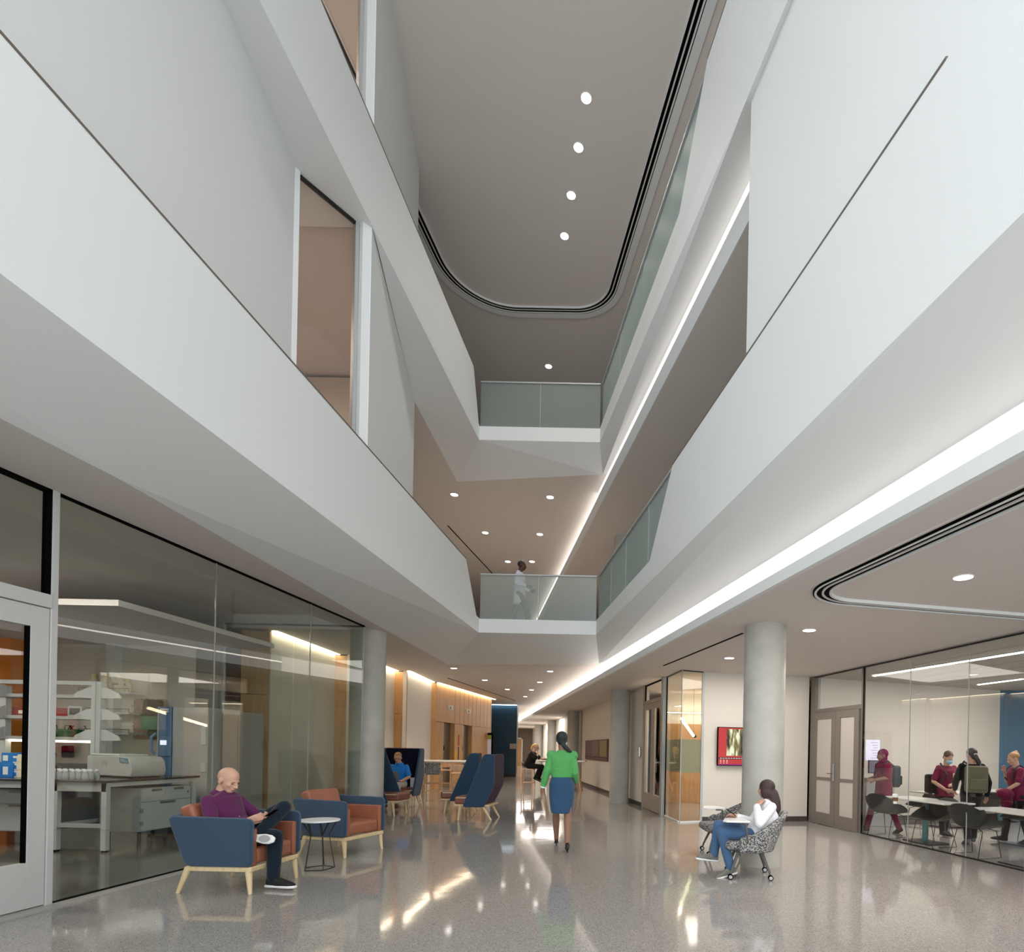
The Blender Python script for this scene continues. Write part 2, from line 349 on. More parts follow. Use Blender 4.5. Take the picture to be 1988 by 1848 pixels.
def balustrade(z, xl, ystart, nm, splits):
    t = thing('glass_balustrade', 'frosted glass balustrade across the end of the %s balcony' % nm, 'balustrade')
    xa, xb = xl(YE) + .01, xr(YE) - .01
    for a, c in ((xa, (xa + xb) / 2 - .008), ((xa + xb) / 2 + .008, xb)):
        MB().b2((a, YE + .03, z + .01), (c, YE + .05, z + 1.0)).build('glass_panel', M['glassend'], t)
    MB().b2(((xa + xb) / 2 - .006, YE + .028, z), ((xa + xb) / 2 + .006, YE + .052, z + 1.0)).build('glass_joint', M['alu'], t)
    MB().b2((xa, YE + .01, z + 1.0), (xb, YE + .07, z + 1.03)).build('top_rail', M['alu'], t)
    t = thing('glass_balustrade', 'row of frosted glass panels along the far right edge of the %s balcony' % nm, 'balustrade')
    for a, c in zip(splits[:-1], splits[1:]):
        MB().wall((xr(a) + .05, a + .006), (xr(c) + .05, c - .006), z + .01, z + 1.0, .02).build('glass_panel', M['frost'], t)
    for a in splits[1:-1]: MB().wall((xr(a) + .048, a - .007), (xr(a) + .048, a + .007), z, z + 1.0, .024).build('glass_joint', M['alu'], t)
    MB().prism([(xr(splits[0] + .2) + .03, splits[0] + .2), (xr(splits[0] + .2) + .09, splits[0] + .2), (xr(YE) + .09, YE), (xr(YE) + .02, YE)], z + 1.0, z + 1.03).build('top_rail', M['alu'], t)
balustrade(F2, xl2, 0, 'lower', [7.6, 9.0, 10.4, 11.6, 12.8])
balustrade(F3, xl3, 0, 'upper', [6.6, 8.1, 9.6, 11.2, 12.8])
# ------------------------------------------------------------------ left upper walls and the two corner windows
M['room'] = mat('tan_room_wall', rgb(190, 176, 162), .7)
M['roomglass'] = glassmat('bronze_tinted_glass', (.92, .87, .83), 1.0)
ZH = F3 - .31
w0, w1 = on(433, 0, ZH), on(572, 322, ZH); sl = (w1.x - w0.x) / (w1.y - w0.y); wj = on(583, 332, ZH); wa, wb = on(584, 338, ZH), on(691, 428, ZH); pa_, pb_ = on(705, 430, ZH), on(722, 441, ZH); HP = Vector((xl3(7.6) - .015, 7.6))
for i, (z0, z1, zh) in enumerate(((F2, ZH, ZH - .03), (F3, ZT, ZT - .3))):
    n = ('first', 'second')[i]; z0r = z0; z0 = z0 + 1.0
    b = MB(); P = [(-3.66, YN), (w1.x - sl * (w1.y - 3.0), 3.0), (w1.x, w1.y)]
    for p, q in zip(P[:-1], P[1:]): b.wall(p, q, z0, z1 + (.01 if i == 0 else 0), -.15)
    struct(b.build('wall_left_' + n, M['white']))
    struct(MB().wall((w1.x, w1.y + .005), (wj.x, wj.y), z0, z1, -.15).build('wall_left_jamb_' + n, M['white']))
    w = thing('window_%d' % (i + 1), None, None); w['kind'] = 'structure'
    p, q = Vector((wa.x, wa.y)), Vector((wb.x, wb.y)); dq = (q - p).normalized()
    MB().wall(p, q, z0, zh, -.02).build('pane', M['roomglass'], w)
    MB().wall(p, q, zh, zh + .03, -.05).build('head_frame', M['dark'], w)
    MB().wall(q, q + dq * .05, z0, zh + .03, -.06).build('side_frame', M['alu'], w)
    struct(MB().prism([(q.x + dq.x * .055, q.y + dq.y * .055), (pa_.x, pa_.y), (pb_.x - .01, pb_.y), (HP.x, HP.y), (-4.3, 7.9)], z0, z1).build('wall_left_pier_' + n, M['white']))
    b = MB(); b.extr([(HP.x, HP.y, z0), (A2.x, A2.y, z0r), (A2.x, A2.y, (Z2, ZT)[i]), (HP.x, HP.y, z1)], (-.15, 0, 0)); struct(b.build('wall_left_return_' + n, M['white']))
    struct(MB().b2((-9, A2.y - .1, z0r), (A2.x - .1, A2.y, z1)).build('wall_left_back_' + n, M['room']))
    struct(MB().b2((-9.1, YN, z0r), (-9.0, A2.y, z1)).build('wall_left_room_' + n, M['room']))
    L = bpy.data.lights.new('room_fill_light', 'AREA'); L.energy = (60, 85)[i]; L.color = (1, .93, .86); L.size = 1.5  # unseen fill light added to brighten the room behind the corner window
    o = bpy.data.objects.new('room_fill_light', L); COL.objects.link(o); o.location = (-6.6, 8.2, z1 - .2)
struct(MB().wall((xr(YN) + .02, YN), (xr(5.62) + .02, 5.62), F2 + 1.02, 7.97, .15).build('wall_right_upper', M['white']))
struct(MB().b2((9, YN, F2), (9.1, 54, 12.5)).build('wall_right_rooms', M['wallw']))
# ------------------------------------------------------------------ curved black slots in ceilings
def rpath(corner, d1, d2, r, l1, l2, n=16):
    # path: along d1 towards the corner, arc, along d2 away; corner etc in xy
    c = Vector(corner); d1 = Vector(d1).normalized(); d2 = Vector(d2).normalized()
    ang = math.acos(max(-1, min(1, d1.dot(d2)))); tl = r * math.tan(ang / 2)
    a = c - d1 * tl; bq = c + d2 * tl; nrm = Vector((-d1.y, d1.x)); nrm = nrm if nrm.dot(d2) > 0 else -nrm
    o = a + nrm * r; pts = [a - d1 * l1]
    a0 = a - o
    sg = 1 if (a0.x * (bq - o).y - a0.y * (bq - o).x) > 0 else -1
    for i in range(n + 1):
        th = sg * ang * i / n; pts.append(o + Vector((a0.x * math.cos(th) - a0.y * math.sin(th), a0.x * math.sin(th) + a0.y * math.cos(th))))
    pts.append(bq + d2 * l2); return pts
def offs(pts, d):
    out = []
    for i, p in enumerate(pts):
        t = (pts[min(i + 1, len(pts) - 1)] - pts[max(i - 1, 0)]).normalized(); out.append(p + Vector((-t.y, t.x)) * d)
    return out
def band(pts, d0, d1, z0, z1):
    a, c = offs(pts, d0), offs(pts, d1); n = len(pts); b = MB(); vs = []
    for L_, z in ((a, z0), (c, z0), (c, z1), (a, z1)): vs += [(p.x, p.y, z) for p in L_]
    fs = [(k * n + i, k * n + i + 1, ((k + 1) % 4) * n + i + 1, ((k + 1) % 4) * n + i) for k in range(4) for i in range(n - 1)]
    return b.add(vs, fs)
def slots(pts, z, label, sgn=1, w=1.):
    t = thing('ceiling_slot_diffuser', label, 'air diffuser'); lm = M['white'] if z > 5 else M['ceil']
    for nm, a, c, dz, m in (('outer_lip', -.30 if z > 5 else -.15, -.12, .035 if z > 5 else .012, lm), ('outer_bead', -.12, -.10, .03, M['black']), ('outer_edge', -.10, -.07, .035, M['white']), ('slot', -.07, .0, .02, M['black']), ('divider', .0, .03, .03, M['ceil']), ('slot', .03, .10, .02, M['black']), ('inner_edge', .10, .13, .035, M['white'])):
        band(pts, a * sgn * w, c * sgn * w, z - dz, z + .01).build(nm, m, t)
    return t
pa, pb = on(1358, 0, ZT), on(1238, 400, ZT); pc = on(1030, 600, ZT)
d1 = Vector((pb.x - pa.x, pb.y - pa.y)).normalized(); xc = pb.x + d1.x * (pc.y - pb.y) / d1.y
path = rpath((xc, pc.y), d1, (-1, 0), 1.05, 9, 0)[:-1]
pl = on(812, 395, ZT); left = rpath((pl.x - .03 , pc.y), (-1, 0), (-.03, -1), 1.5, 0, 8)[1:]
slots(path + left, ZT, 'racetrack shaped black slot diffuser in the topmost ceiling', 1, .8)
qa, qb, qc = on(1988, 957, ZR1), on(1760, 1062, ZR1), on(1988, 1195, ZR1)
d1 = Vector((qb.x - qa.x, qb.y - qa.y)).normalized(); qd = on(1830, 1182, ZR1); d2 = Vector((qc.x - qd.x, qc.y - qd.y)).normalized()
# intersection of the two straight runs
den = d1.x * d2.y - d1.y * d2.x; tt = ((qd.x - qa.x) * d2.y - (qd.y - qa.y) * d2.x) / den; cor = Vector((qa.x, qa.y)) + d1 * tt
slots(rpath(cor, d1, d2, .55, 7, 6), ZR1, 'curved black slot diffuser in the lower ceiling by the glass classroom', -1, .75)
for p, q, z, lb in (((1290, 1292), (1444, 1229), ZR1, 'thin straight black slot in the lower ceiling beside the nearest concrete column'), ((868, 1020), (955, 1113), Z2, 'thin straight black slot in the ceiling above the lower balcony'), ((868, 1316), (1000, 1360), Z1, 'thin straight black slot in the lobby ceiling before the elevator wall')):
    a, c = on(*p, z), on(*q, z); tag(MB().wall(a, c, z - .008, z - .002, .035).build('slot_diffuser', M['black']), lb, 'air diffuser')
# ------------------------------------------------------------------ downlights
def downlight(p, z, r, label, group, power=60, col=(1, .93, .84)):
    t = thing('ceiling_light', label, 'ceiling light', (p.x, p.y, z), 0, group)
    MB().lathe((0, 0, 0), [(r * 1.12, .002), (r * 1.12, -.006), (r, -.008), (r * .97, -.002)], 24).build('trim_ring', M['white'], t, smooth=True)
    MB().cyl((0, 0), r * .96, -.009, -.003, 24).build('lamp', M['lamp'], t)
    L = bpy.data.lights.new('downlight_beam', 'SPOT'); L.energy = power * 3; L.color = col; L.spot_size = 1.9; L.spot_blend = .7; L.shadow_soft_size = .07
    o = bpy.data.objects.new('downlight_beam', L); COL.objects.link(o); o.location = (p.x, p.y, z - .03); return t
tops = ['nearest the camera', 'second from the camera', 'third from the camera', 'fourth and deepest in the oval']
for (px, py), lb in zip([(1138, 190), (1123, 286), (1109, 379), (1096, 458)], tops):
    downlight(on(px, py, ZT), ZT, .085, 'round downlight in the oval of the topmost ceiling, ' + lb, 'downlights of the topmost ceiling', 30)
downlight(on(1065, 711, ZT), ZT, .09, 'single round downlight just above the upper glass balustrade', 'downlights of the topmost ceiling', 30)
L2L = [(882, 960, 'left of the front pair below the folded white balcony'), (1068, 965, 'right of the front pair below the folded white balcony'), (942, 1034, 'left of the middle pair'), (1048, 1037, 'right of the middle pair'), (986, 1090, 'left of the rear pair, beside the walking figure'), (1033, 1090, 'right of the rear pair')]
for px, py, lb in L2L: downlight(on(px, py, Z2), Z2, .09, 'round downlight over the lower balcony, ' + lb, 'downlights over the lower balcony', 35, (1, .85, .7))
L1L = [(881, 1297, 'left of the front pair'), (1068, 1303, 'right of the front pair'), (941, 1320, 'left of the second pair'), (1048, 1324, 'right of the second pair'), (985, 1338, 'left of the third pair'), (1032, 1339, 'right of the third pair'), (1020, 1352, 'deepest and smallest')]
for px, py, lb in L1L: downlight(on(px, py, Z1), Z1, .085, 'round downlight in the far lobby ceiling, ' + lb, 'downlights of the far lobby ceiling', 40, (1, .88, .74))
downlight(on(1870, 1120, ZR1), ZR1, .085, 'round downlight inside the curved slot of the lower ceiling', 'downlights of the lower ceiling', 30)
downlight(on(1571, 1223, ZR1), ZR1, .085, 'round downlight between the nearest column and the classroom', 'downlights of the lower ceiling', 30)
downlight(on(1416, 1277, ZR1), ZR1, .085, 'round downlight before the glass corner room', 'downlights of the lower ceiling', 30)
# ------------------------------------------------------------------ concrete columns
cols = [(on(1485, 1686), .275, 0, ZR1, 'nearest round concrete column, behind the seated woman in white', 0), (on(1200, 1560), .275, 0, ZR1, 'second round concrete column, right of the triptych display', 0), ((-3.52, 25.6), .30, 0, ZR1, 'third round concrete column, beside the walking woman', 0), ((-5.98, 34.2), .32, 0, ZR1, 'fourth round concrete column along the corridor', 0), ((-8.25, 41.5), .34, 0, ZR1, 'fifth and farthest round concrete column', 0)]
for c, r, z0, z1, lb, _ in cols:
    x, y = c[0], c[1]; y = y + (r if not isinstance(c, tuple) else 0)
    o = MB().cyl((0, 0), r, z0, z1, 48).build('concrete_column', M['concrete'], smooth=True, loc=(x, y, 0)); tag(o, lb, 'column', kind='structure')
o = MB().cyl((0, 0), .275, F2, ZR2, 48).build('concrete_column', M['concrete'], smooth=True, loc=(-.9, 16.1, 0)); tag(o, 'round concrete column on the lower balcony level', 'column', kind='structure')
c = at(710.5, 1500, 11.15); o = MB().cyl((0, 0), .32, 0, Z1, 48).build('concrete_column', M['concrete'], smooth=True, loc=(c.x, 11.15, 0)); tag(o, 'round concrete column at the far end of the laboratory glass', 'column', kind='structure')
# ------------------------------------------------------------------ left glass wall with door, laboratory
GX = -5.4
gn, gf = 5.12, 10.57
jY = (gn, 6.98, 8.92, gf)
w = thing('window_3', None, None); w['kind'] = 'structure'
for a, c in zip(jY[:-1], jY[1:]): MB().b2((GX - .012, a + .01, .03), (GX, c - .01, Z1 - .02)).build('glass_pane', M['glassg'], w)
for a in jY[1:-1]: MB().b2((GX - .013, a - .004, .03), (GX + .001, a + .004, Z1 - .02)).build('glass_joint', M['greige'], w)
MB().b2((GX - .03, gn, Z1 - .02), (GX + .01, gf, Z1)).build('head_channel', M['black'], w)
MB().b2((GX - .03, gn, 0), (GX + .01, gf, .02)).build('floor_channel', M['black'], w)
struct(MB().b2((GX - .02, YN, 0), (GX + .16, gf, .012)).build('trim_threshold', mat('smooth_concrete_strip', rgb(168, 166, 160), .3)))
w = thing('window_4', None, None); w['kind'] = 'structure'
for a, c in ((-8.0, -6.72), (-6.70, GX - .02)): MB().b2((a, gf - .012, .03), (c, gf, Z1 - .02)).build('glass_pane', M['glassg'], w)
MB().b2((-8.0, gf - .02, Z1 - .03), (GX, gf + .01, Z1)).build('head_channel', M['dark'], w)
MB().b2((GX - .02, gf - .02, 0), (GX + .0, gf + .0, Z1)).build('corner_joint', M['alu'], w)
MB().b2((-8.03, gf - .03, 0), (-7.99, gf + .02, Z1)).build('side_frame', M['alu'], w)
struct(MB().b2((-8.45, gf - .1, 0), (-8.03, gf + .05, Z1)).build('wall_laboratory_corner', M['greige']))
# door frame and door at the far left of the picture
w = thing('door_frame', None, None); w['kind'] = 'structure'
dh = 2.66
MB().b2((GX - .06, gn - .062, 0), (GX + .02, gn - .004, Z1)).build('post', M['doorlight'], w, bevel=.004)
MB().b2((GX - .07, gn - 1.3, dh), (GX + .03, gn - .062, dh + .12)).build('transom', M['doorlight'], w, bevel=.004)
MB().b2((GX - .09, gn - 1.42, 0), (GX + .05, gn - 1.3, Z1)).build('post', M['doorlight'], w, bevel=.004)
MB().b2((GX - .03, gn - 1.3, dh + .14), (GX - .018, gn - .09, Z1 - .02)).build('transom_glass', M['glassg'], w)
MB().b2((GX - .05, gn - .09, dh + .12), (GX + .01, gn - .062, Z1)).build('gasket', M['black'], w)
MB().b2((GX - .05, gn - 1.3, Z1 - .03), (GX + .01, gn - .062, Z1)).build('gasket', M['black'], w)
w = thing('door_1', None, None); w['kind'] = 'structure'
y0, y1 = gn - 1.29, gn - .068
for nm, a, c in (('stile', (GX - .04, y1 - .15, .02), (GX + .01, y1, dh - .005)), ('stile', (GX - .04, y0, .02), (GX + .01, y0 + .2, dh - .005)), ('bottom_rail', (GX - .04, y0 + .2, .02), (GX + .01, y1 - .15, .42)), ('top_rail', (GX - .04, y0 + .2, dh - .19), (GX + .01, y1 - .15, dh - .005))):
    MB().b2(a, c).build(nm, M['doorlight'], w, bevel=.003)
MB().b2((GX - .025, y0 + .2, .42), (GX - .015, y1 - .15, dh - .19)).build('glass_pane', M['glass'], w)
MB().b2((GX - .035, y1 - .162, .42), (GX + .005, y1 - .15, dh - .19)).build('gasket', M['black'], w)
w = thing('window_5', None, None); w['kind'] = 'structure'
MB().b2((GX - .012, YN, .03), (GX, gn - 1.43, Z1 - .02)).build('glass_pane', M['glassg'], w)
# laboratory walls
LBY = 10.45; LZ = 3.25
struct(MB().b2((-14, LBY, 0), (-8.45, LBY + .1, Z1)).build('wall_laboratory_back', M['wallw']))
struct(MB().b2((-9.95, 10.3, 0), (-9.8, LBY, LZ)).build('wall_laboratory_pier', M['white']))
struct(MB().b2((-14, 9.95, 0), (-11.3, LBY - .02, LZ)).build('wall_laboratory_orange', M['orange']))
struct(MB().b2((-14, 2.0, 0), (-13.9, LBY, Z1)).build('wall_laboratory_left', M['wallw']))
struct(MB().b2((-14, 1.9, 0), (GX - .1, 2.0, Z1)).build('wall_laboratory_front', M['wallw']))
struct(MB().b2((-13.9, 7.4, LZ), (-7.0, LBY, LZ + .08)).build('ceiling_laboratory', M['ceil']))
# ------------------------------------------------------------------ sawtooth corridor wall on the left: white planes, oak fins, light cove
def wash(p, q, gm, label, z=Z1):
    t = thing('wall_washer', label, 'light strip'); p, q = Vector(p), Vector(q); d = (q - p).normalized(); n = Vector((d.y, -d.x)) * .10
    MB().prism([p + n * .2, q + n * .2, q + n, p + n], z - .012, z - .002).build('light_diffuser', gm, t); return t
def P2(v): return (v.x, v.y)
a1, a2 = P2(on(527, 1224, Z1)), P2(on(652, 1270, Z1)); b1 = (-7.46, 14.0); b2 = P2(on(767, 1302, Z1)); c1 = P2(on(790, 1302, Z1)); c2 = P2(on(838, 1324, Z1)); d1_ = P2(on(848, 1325, Z1)); d2_ = P2(on(953, 1356, Z1))
for i, (p, q) in enumerate(((a1, a2), (b1, b2), (c1, c2))):
    struct(MB().wall(p, q, 0, Z1, -.1).build('wall_corridor_%s' % 'abc'[i], M['wallw']))
    wash(p, q, M['covew'], ('warm ceiling wash light seen through the laboratory glass', 'warm ceiling wash light just right of the left concrete column', 'warm ceiling wash light left of the elevator wall')[i])
def fin(p, q, nm, lb):
    t = thing('wall_panel', lb, 'wood panel'); p, q = Vector(p), Vector(q)
    MB().wall(p, q, .0, 2.44, -.05).build('lower_panel', M['wood'], t); MB().wall(p, q, 2.45, Z1 - .03, -.05).build('upper_panel', M['wood'], t); return t
fin((-8.0, 11.0), (a1[0], 11.15), 'a', 'dim oak wall panel seen through two panes of laboratory glass'); fin(a2, b1, 'b', 'oak wall panel glowing behind the end of the laboratory glass')
fin(b2, c1, 'c', 'tall oak wall panel above the man with the laptop'); fin(c2, d1_, 'd', 'narrow oak panel at the corner of the elevator wall')
# elevator wall
t = thing('wall_elevators', None, None); t['kind'] = 'structure'
def ew(y): f = (y - d1_[1]) / (d2_[1] - d1_[1]); return Vector((d1_[0] + (d2_[0] - d1_[0]) * f, y))
eh = 2.36
ev = [(20.35, 21.75), (22.55, 23.95)]
def atx(px, base=19.7): # y on the elevator wall for a picture column
    lo, hi = 19, 27
    for _ in range(40):
        m_ = (lo + hi) / 2; p = ew(m_); x = p.x; z = 0.; u = CX + FP * (x * CR) / m_
        if u < px: lo = m_
        else: hi = m_
    return lo
E1a, E1b, E2a, E2b = atx(861), atx(882), atx(898), atx(916)
segs = [(d1_[1], E1a), (E1b, E2a), (E2b, d2_[1])]
for p, q in segs: MB().wall(ew(p), ew(q), 0, eh, -.08).build('oak_lower', M['wood'], t)
MB().wall(ew(d1_[1]), ew(d2_[1]), eh + .012, Z1 - .02, -.08).build('oak_upper', M['wood'], t)
for k in range(9):
    y = E1b + (d2_[1] - E1b) * k / 9; MB().wall(ew(y), ew(y + .012), eh + .02, Z1 - .03, .003).build('oak_groove', M['base'], t)
wash(ew(d1_[1]), ew(d2_[1] + .4), M['covew'], 'warm ceiling wash light over the oak elevator wall')
for k, (p, q) in enumerate(((E1a, E1b), (E2a, E2b))):
    t = thing('elevator', ('nearer elevator with a 2 over its steel doors', 'farther elevator with a 1 over its steel doors')[k], 'elevator')
    n = Vector((-1, 0)); A, B = ew(p) + n * .17, ew(q) + n * .17
    MB().wall(A, B, 0, eh, -.03).build('door', M['steel'], t)
    MB().wall(ew(p), A, 0, eh, -.03).build('side_return', M['steel'], t); MB().wall(ew(q), B, 0, eh, .03).build('side_return', M['wood'], t)
    MB().wall(A + Vector((.005, .5)), A + Vector((.005, .51)), .02, eh - .02, .004).build('door_seam', M['black'], t)
    MB().b2((A.x + .002, A.y + .35, 1.35), (A.x + .02, A.y + .5, 1.52)).build('call_sign', M['black'], t)
    s = ew((p + q) / 2); m = MB().b2((s.x + .0, s.y - .22, 2.86), (s.x + .02, s.y + .3, 3.02)).build('floor_indicator', M['wallw'], t); MB().b2((s.x + .021, s.y - .02, 2.9), (s.x + .026, s.y + .1, 2.98)).build('display', mat('red_black_led', rgb(120, 20, 16), .4), m)
    text_mesh('21'[k], .34, (A.x + .012, A.y + .28, 1.98), (PI / 2, 0, PI / 2), M['white'], t, 'number')
    MB().b2((A.x + .001, A.y + .08, 1.92), (A.x + .008, A.y + .48, 2.28)).build('number_plate', M['black'], t)
c = ew((E1b + E2a) / 2)
t = thing('wall_sign', 'vertical red and black sign strip between the two elevators', 'sign')
MB().b2((c.x + .001, c.y - .06, 1.55), (c.x + .01, c.y + .06, 1.95)).build('red_symbol', mat('sign_red', rgb(190, 40, 36), .5), t); MB().b2((c.x + .001, c.y - .04, .85), (c.x + .01, c.y + .04, 1.5)).build('black_strip', M['dark'], t)
for dy, s in ((-.36, 'left'), (.36, 'right')): tag(MB().b2((c.x + .001, c.y + dy - .1, .95), (c.x + .01, c.y + dy + .1, 1.35)).build('notice', mat('sign_yellow', rgb(226, 170, 20), .5)), 'yellow notice between the elevators, %s of the red strip' % s, 'sign')
# directory display on the oak wall and blue end wall
y = 29.3; bl, br = at(957, 1368, y), at(1004, 1368, y)
struct(MB().b2((bl.x - 1, y, 0), (br.x, y + .3, Z1 - .02)).build('wall_blue', M['blue'])); struct(MB().wall((br.x + .01, y - .01), (br.x - .30 * 24, y + 24), 0, Z1 - .02, .05).build('wall_blue_side', M['wallw']))
struct(MB().b2((bl.x - 1, y - .02, 0), (br.x + .01, y, .14)).build('baseboard_blue', M['base']))
t = thing('wall_washer', 'cool bluish light strip along the top of the blue wall', 'light strip'); MB().b2((bl.x - .3, y - .14, Z1 - .03), (br.x, y - .03, Z1 - .015)).build('light_diffuser', M['coveb'], t)
struct(MB().b2((-16, 26.0, 0), (d2_[0] - .05, 26.1, Z1)).build('wall_corridor_end', M['wood']))
t = thing('directory_display', 'black framed upright directory screen beside the blue wall', 'display', (-7.28, 25.7, 0))
a, c = at(944, 1425, 25.5), at(955, 1472, 25.5)
MB().b2((a.x + .06, 25.42, .9), (c.x + .05, 25.52, 2.15)).build('housing', M['black'], None).parent = t
t.location = (0, 0, 0); MB().b2((a.x + .08, 25.41, 1.0), (c.x - .02, 25.42, 2.05)).build('screen', mat('directory_screen', rgb(150, 140, 145), .3, emit=rgb(150, 140, 145), es=.5), t); MB().b2((a.x + .08, 25.405, 1.86), (c.x - .02, 25.409, 2.05)).build('green_header', mat('directory_header', rgb(150, 160, 60), .4), t)
t = thing('wall_plaque', 'small beige plaque with lines of text on the blue wall', 'sign'); a, c = at(990, 1443.5, y), at(1002, 1454, y); MB().b2((a.x, y - .03, c.z), (c.x, y - .005, a.z)).build('plate', mat('plaque_beige', rgb(200, 190, 178), .5), t)
for k in range(4): MB().b2((a.x + .04, y - .034, a.z - .06 - k * .05), (c.x - .05, y - .03, a.z - .045 - k * .05)).build('text_line', M['greige'], t)
# far corridor
struct(MB().b2((-14, 50, 0), (0, 50.1, Z1)).build('wall_far_end', mat('far_brown_wall', rgb(120, 104, 92), .7)))
w = thing('door_2', None, None); w['kind'] = 'structure'; a, c = at(1004, 1424, 49.9), at(1011, 1522, 49.9)
MB().b2((a.x - .2, 49.9, 0), (c.x, 49.95, 2.3)).build('leaf', M['wood'], w); MB().b2((c.x, 49.88, 0), (c.x + .1, 49.95, 2.4)).build('frame', M['white'], w); MB().b2((a.x - .2, 49.88, 2.3), (c.x + .1, 49.95, 2.4)).build('frame', M['white'], w)
# ------------------------------------------------------------------ right corridor wall
wp = lambda y: Vector((4.22 - .295 * y, y))    # wall line
def rw(y0, y1, n, m=None): struct(MB().wall(wp(y0), wp(y1), 0, ZR1, .12).build('wall_right_' + n, m or M['wallw'])); struct(MB().wall(wp(y0) - Vector((.012, 0)), wp(y1) - Vector((.012, 0)), 0, .11, .012).build('baseboard_right_' + n, M['base']))
rw(15.0, 24.6, 'a'); rw(25.4, 33.6, 'b'); rw(34.6, 41.0, 'c'); rw(42, 50, 'd')
for k, y in enumerate((24.6, 33.6, 41.0)): p = wp(y); struct(MB().b2((p.x, p.y, 0), (p.x + .9, p.y + .1, ZR1)).build('wall_right_recess_' + 'abc'[k], M['wallw'])); struct(MB().b2((p.x + .8, p.y, 0), (p.x + .9, p.y + 1.1, ZR1)).build('wall_right_niche_' + 'abc'[k], M['base']))
# wall pieces beside the doors
def ywall(px, x0=None):
    lo, hi = 12., 40.
    for _ in range(40):
        m_ = (lo + hi) / 2; p = wp(m_); u = CX + FP * p.x / m_
        if u > px: lo = m_
        else: hi = m_
    return lo
# double door (beige, narrow lights)
pa, pb, pc, pd = on(1249, 1567), on(1288, 1583), on(1319, 1597), on(1359, 1595.5)
H3 = 3.2
def leafdoor(t, p, q, z1, m, st, gap, g, zlo=.33, ztop=None, frost=None):
    d = (q - p); L_ = d.length; d = d.normalized(); n = Vector((d.y, -d.x)) * .045
    def pr(a, c, z0, zz, nm, mm): 
        A, B = p + d * a, p + d * c; MB().prism([A, A + n, B + n, B], z0, zz).build(nm, mm, t, bevel=.002)
    pr(0, st, .01, z1, 'stile', m); pr(L_ - st, L_, .01, z1, 'stile', m); pr(st, L_ - st, .01, zlo, 'bottom_rail', m); pr(st, L_ - st, z1 - .14, z1, 'top_rail', m)
    A, B = p + d * st + n * .4, p + d * (L_ - st) + n * .4; MB().prism([A, A + n * .2, B + n * .2, B], zlo, z1 - .14).build('glass_pane', g, t)
    if gap: pr(st, L_ - st, gap, gap + .06, 'push_bar', m)
P, Q = Vector(P2(pa)), Vector(P2(pb)); dd = (Q - P).normalized()
w = thing('door_3', None, None); w['kind'] = 'structure'
Lw = (Q - P).length; z1 = 2.68
for s0, s1 in ((.06, Lw / 2 - .005), (Lw / 2 + .005, Lw - .04)): leafdoor(w, P + dd * s0, P + dd * s1, z1, M['doorbeige'], .16, None, M['glass'], .42)
nn = Vector((dd.y, -dd.x))
MB().wall(P, P + dd * .06, 0, H3, .06).build('jamb', M['doorbeige'], w); MB().wall(P, Q, z1 + .01, z1 + .1, .06).build('transom', M['doorbeige'], w); MB().wall(P + dd * .06, Q - dd * .04, z1 + .1, H3 - .03, .01).build('transom_glass', M['glass'], w)
MB().wall(P + dd * .06, Q - dd * .04, H3 - .03, H3 - .005, .03).build('gasket', M['black'], w); MB().wall(P + dd * .07, P + dd * .1, z1 + .1, H3 - .03, .03).build('gasket', M['black'], w)
for s in (Lw / 2 - .07, Lw / 2 + .05): c = P + dd * s - nn * .05; MB().tube([(c.x, c.y, .95), (c.x, c.y, 1.3)], .012).build('pull_handle', M['steel'], w)
struct(MB().wall(Q - dd * .04, Q + dd * .12, 0, H3, .1).build('trim_door_post', M['alu']))
w = thing('window_6', None, None); w['kind'] = 'structure'; R_ = Vector(P2(pc)); S_ = Vector(P2(pd))
M['gradglass'] = glassmat('clear_box_glass', (.95, .955, .92), 1.0)
MB().wall(Q + dd * .14, R_, .03, H3 - .02, .012).build('glass_pane', M['gradglass'], w); MB().wall(R_, S_, .03, H3 - .02, .012).build('glass_pane', M['gradglass'], w)
MB().wall(Q + dd * .12, Q + dd * .15, 0, H3, .02).build('gasket', M['black'], w)
# frosted privacy band on the corner glass
M['band'] = glassmat('frosted_privacy_film', (.8, .86, .8), .6, .2, .45, frostcol=(.5, .56, .46))
MB().wall(Q + dd * .15 - nn * .004, R_ - nn * .004, 1.05, 1.75, .003).build('privacy_film', M['band'], w); MB().wall(R_ - Vector((0, .004)), S_ - Vector((0, .004)), 1.05, 1.75, .003).build('privacy_film', M['band'], w)
MB().wall(Q + dd * .14, R_, H3 - .02, H3, .03).build('head_channel', M['dark'], w); MB().wall(R_, S_, H3 - .02, H3, .03).build('head_channel', M['dark'], w)
MB().wall(R_, S_, 0, .03, .03).build('sill', M['white'], w); MB().wall(Q + dd * .14, R_, 0, .03, .03).build('sill', M['white'], w)
MB().cyl(P2(pc), .012, 0, H3, 8).build('corner_joint', M['alu'], w); MB().b2((S_.x - .01, S_.y - .03, 0), (S_.x + .04, S_.y + .08, H3)).build('side_frame', M['alu'], w)
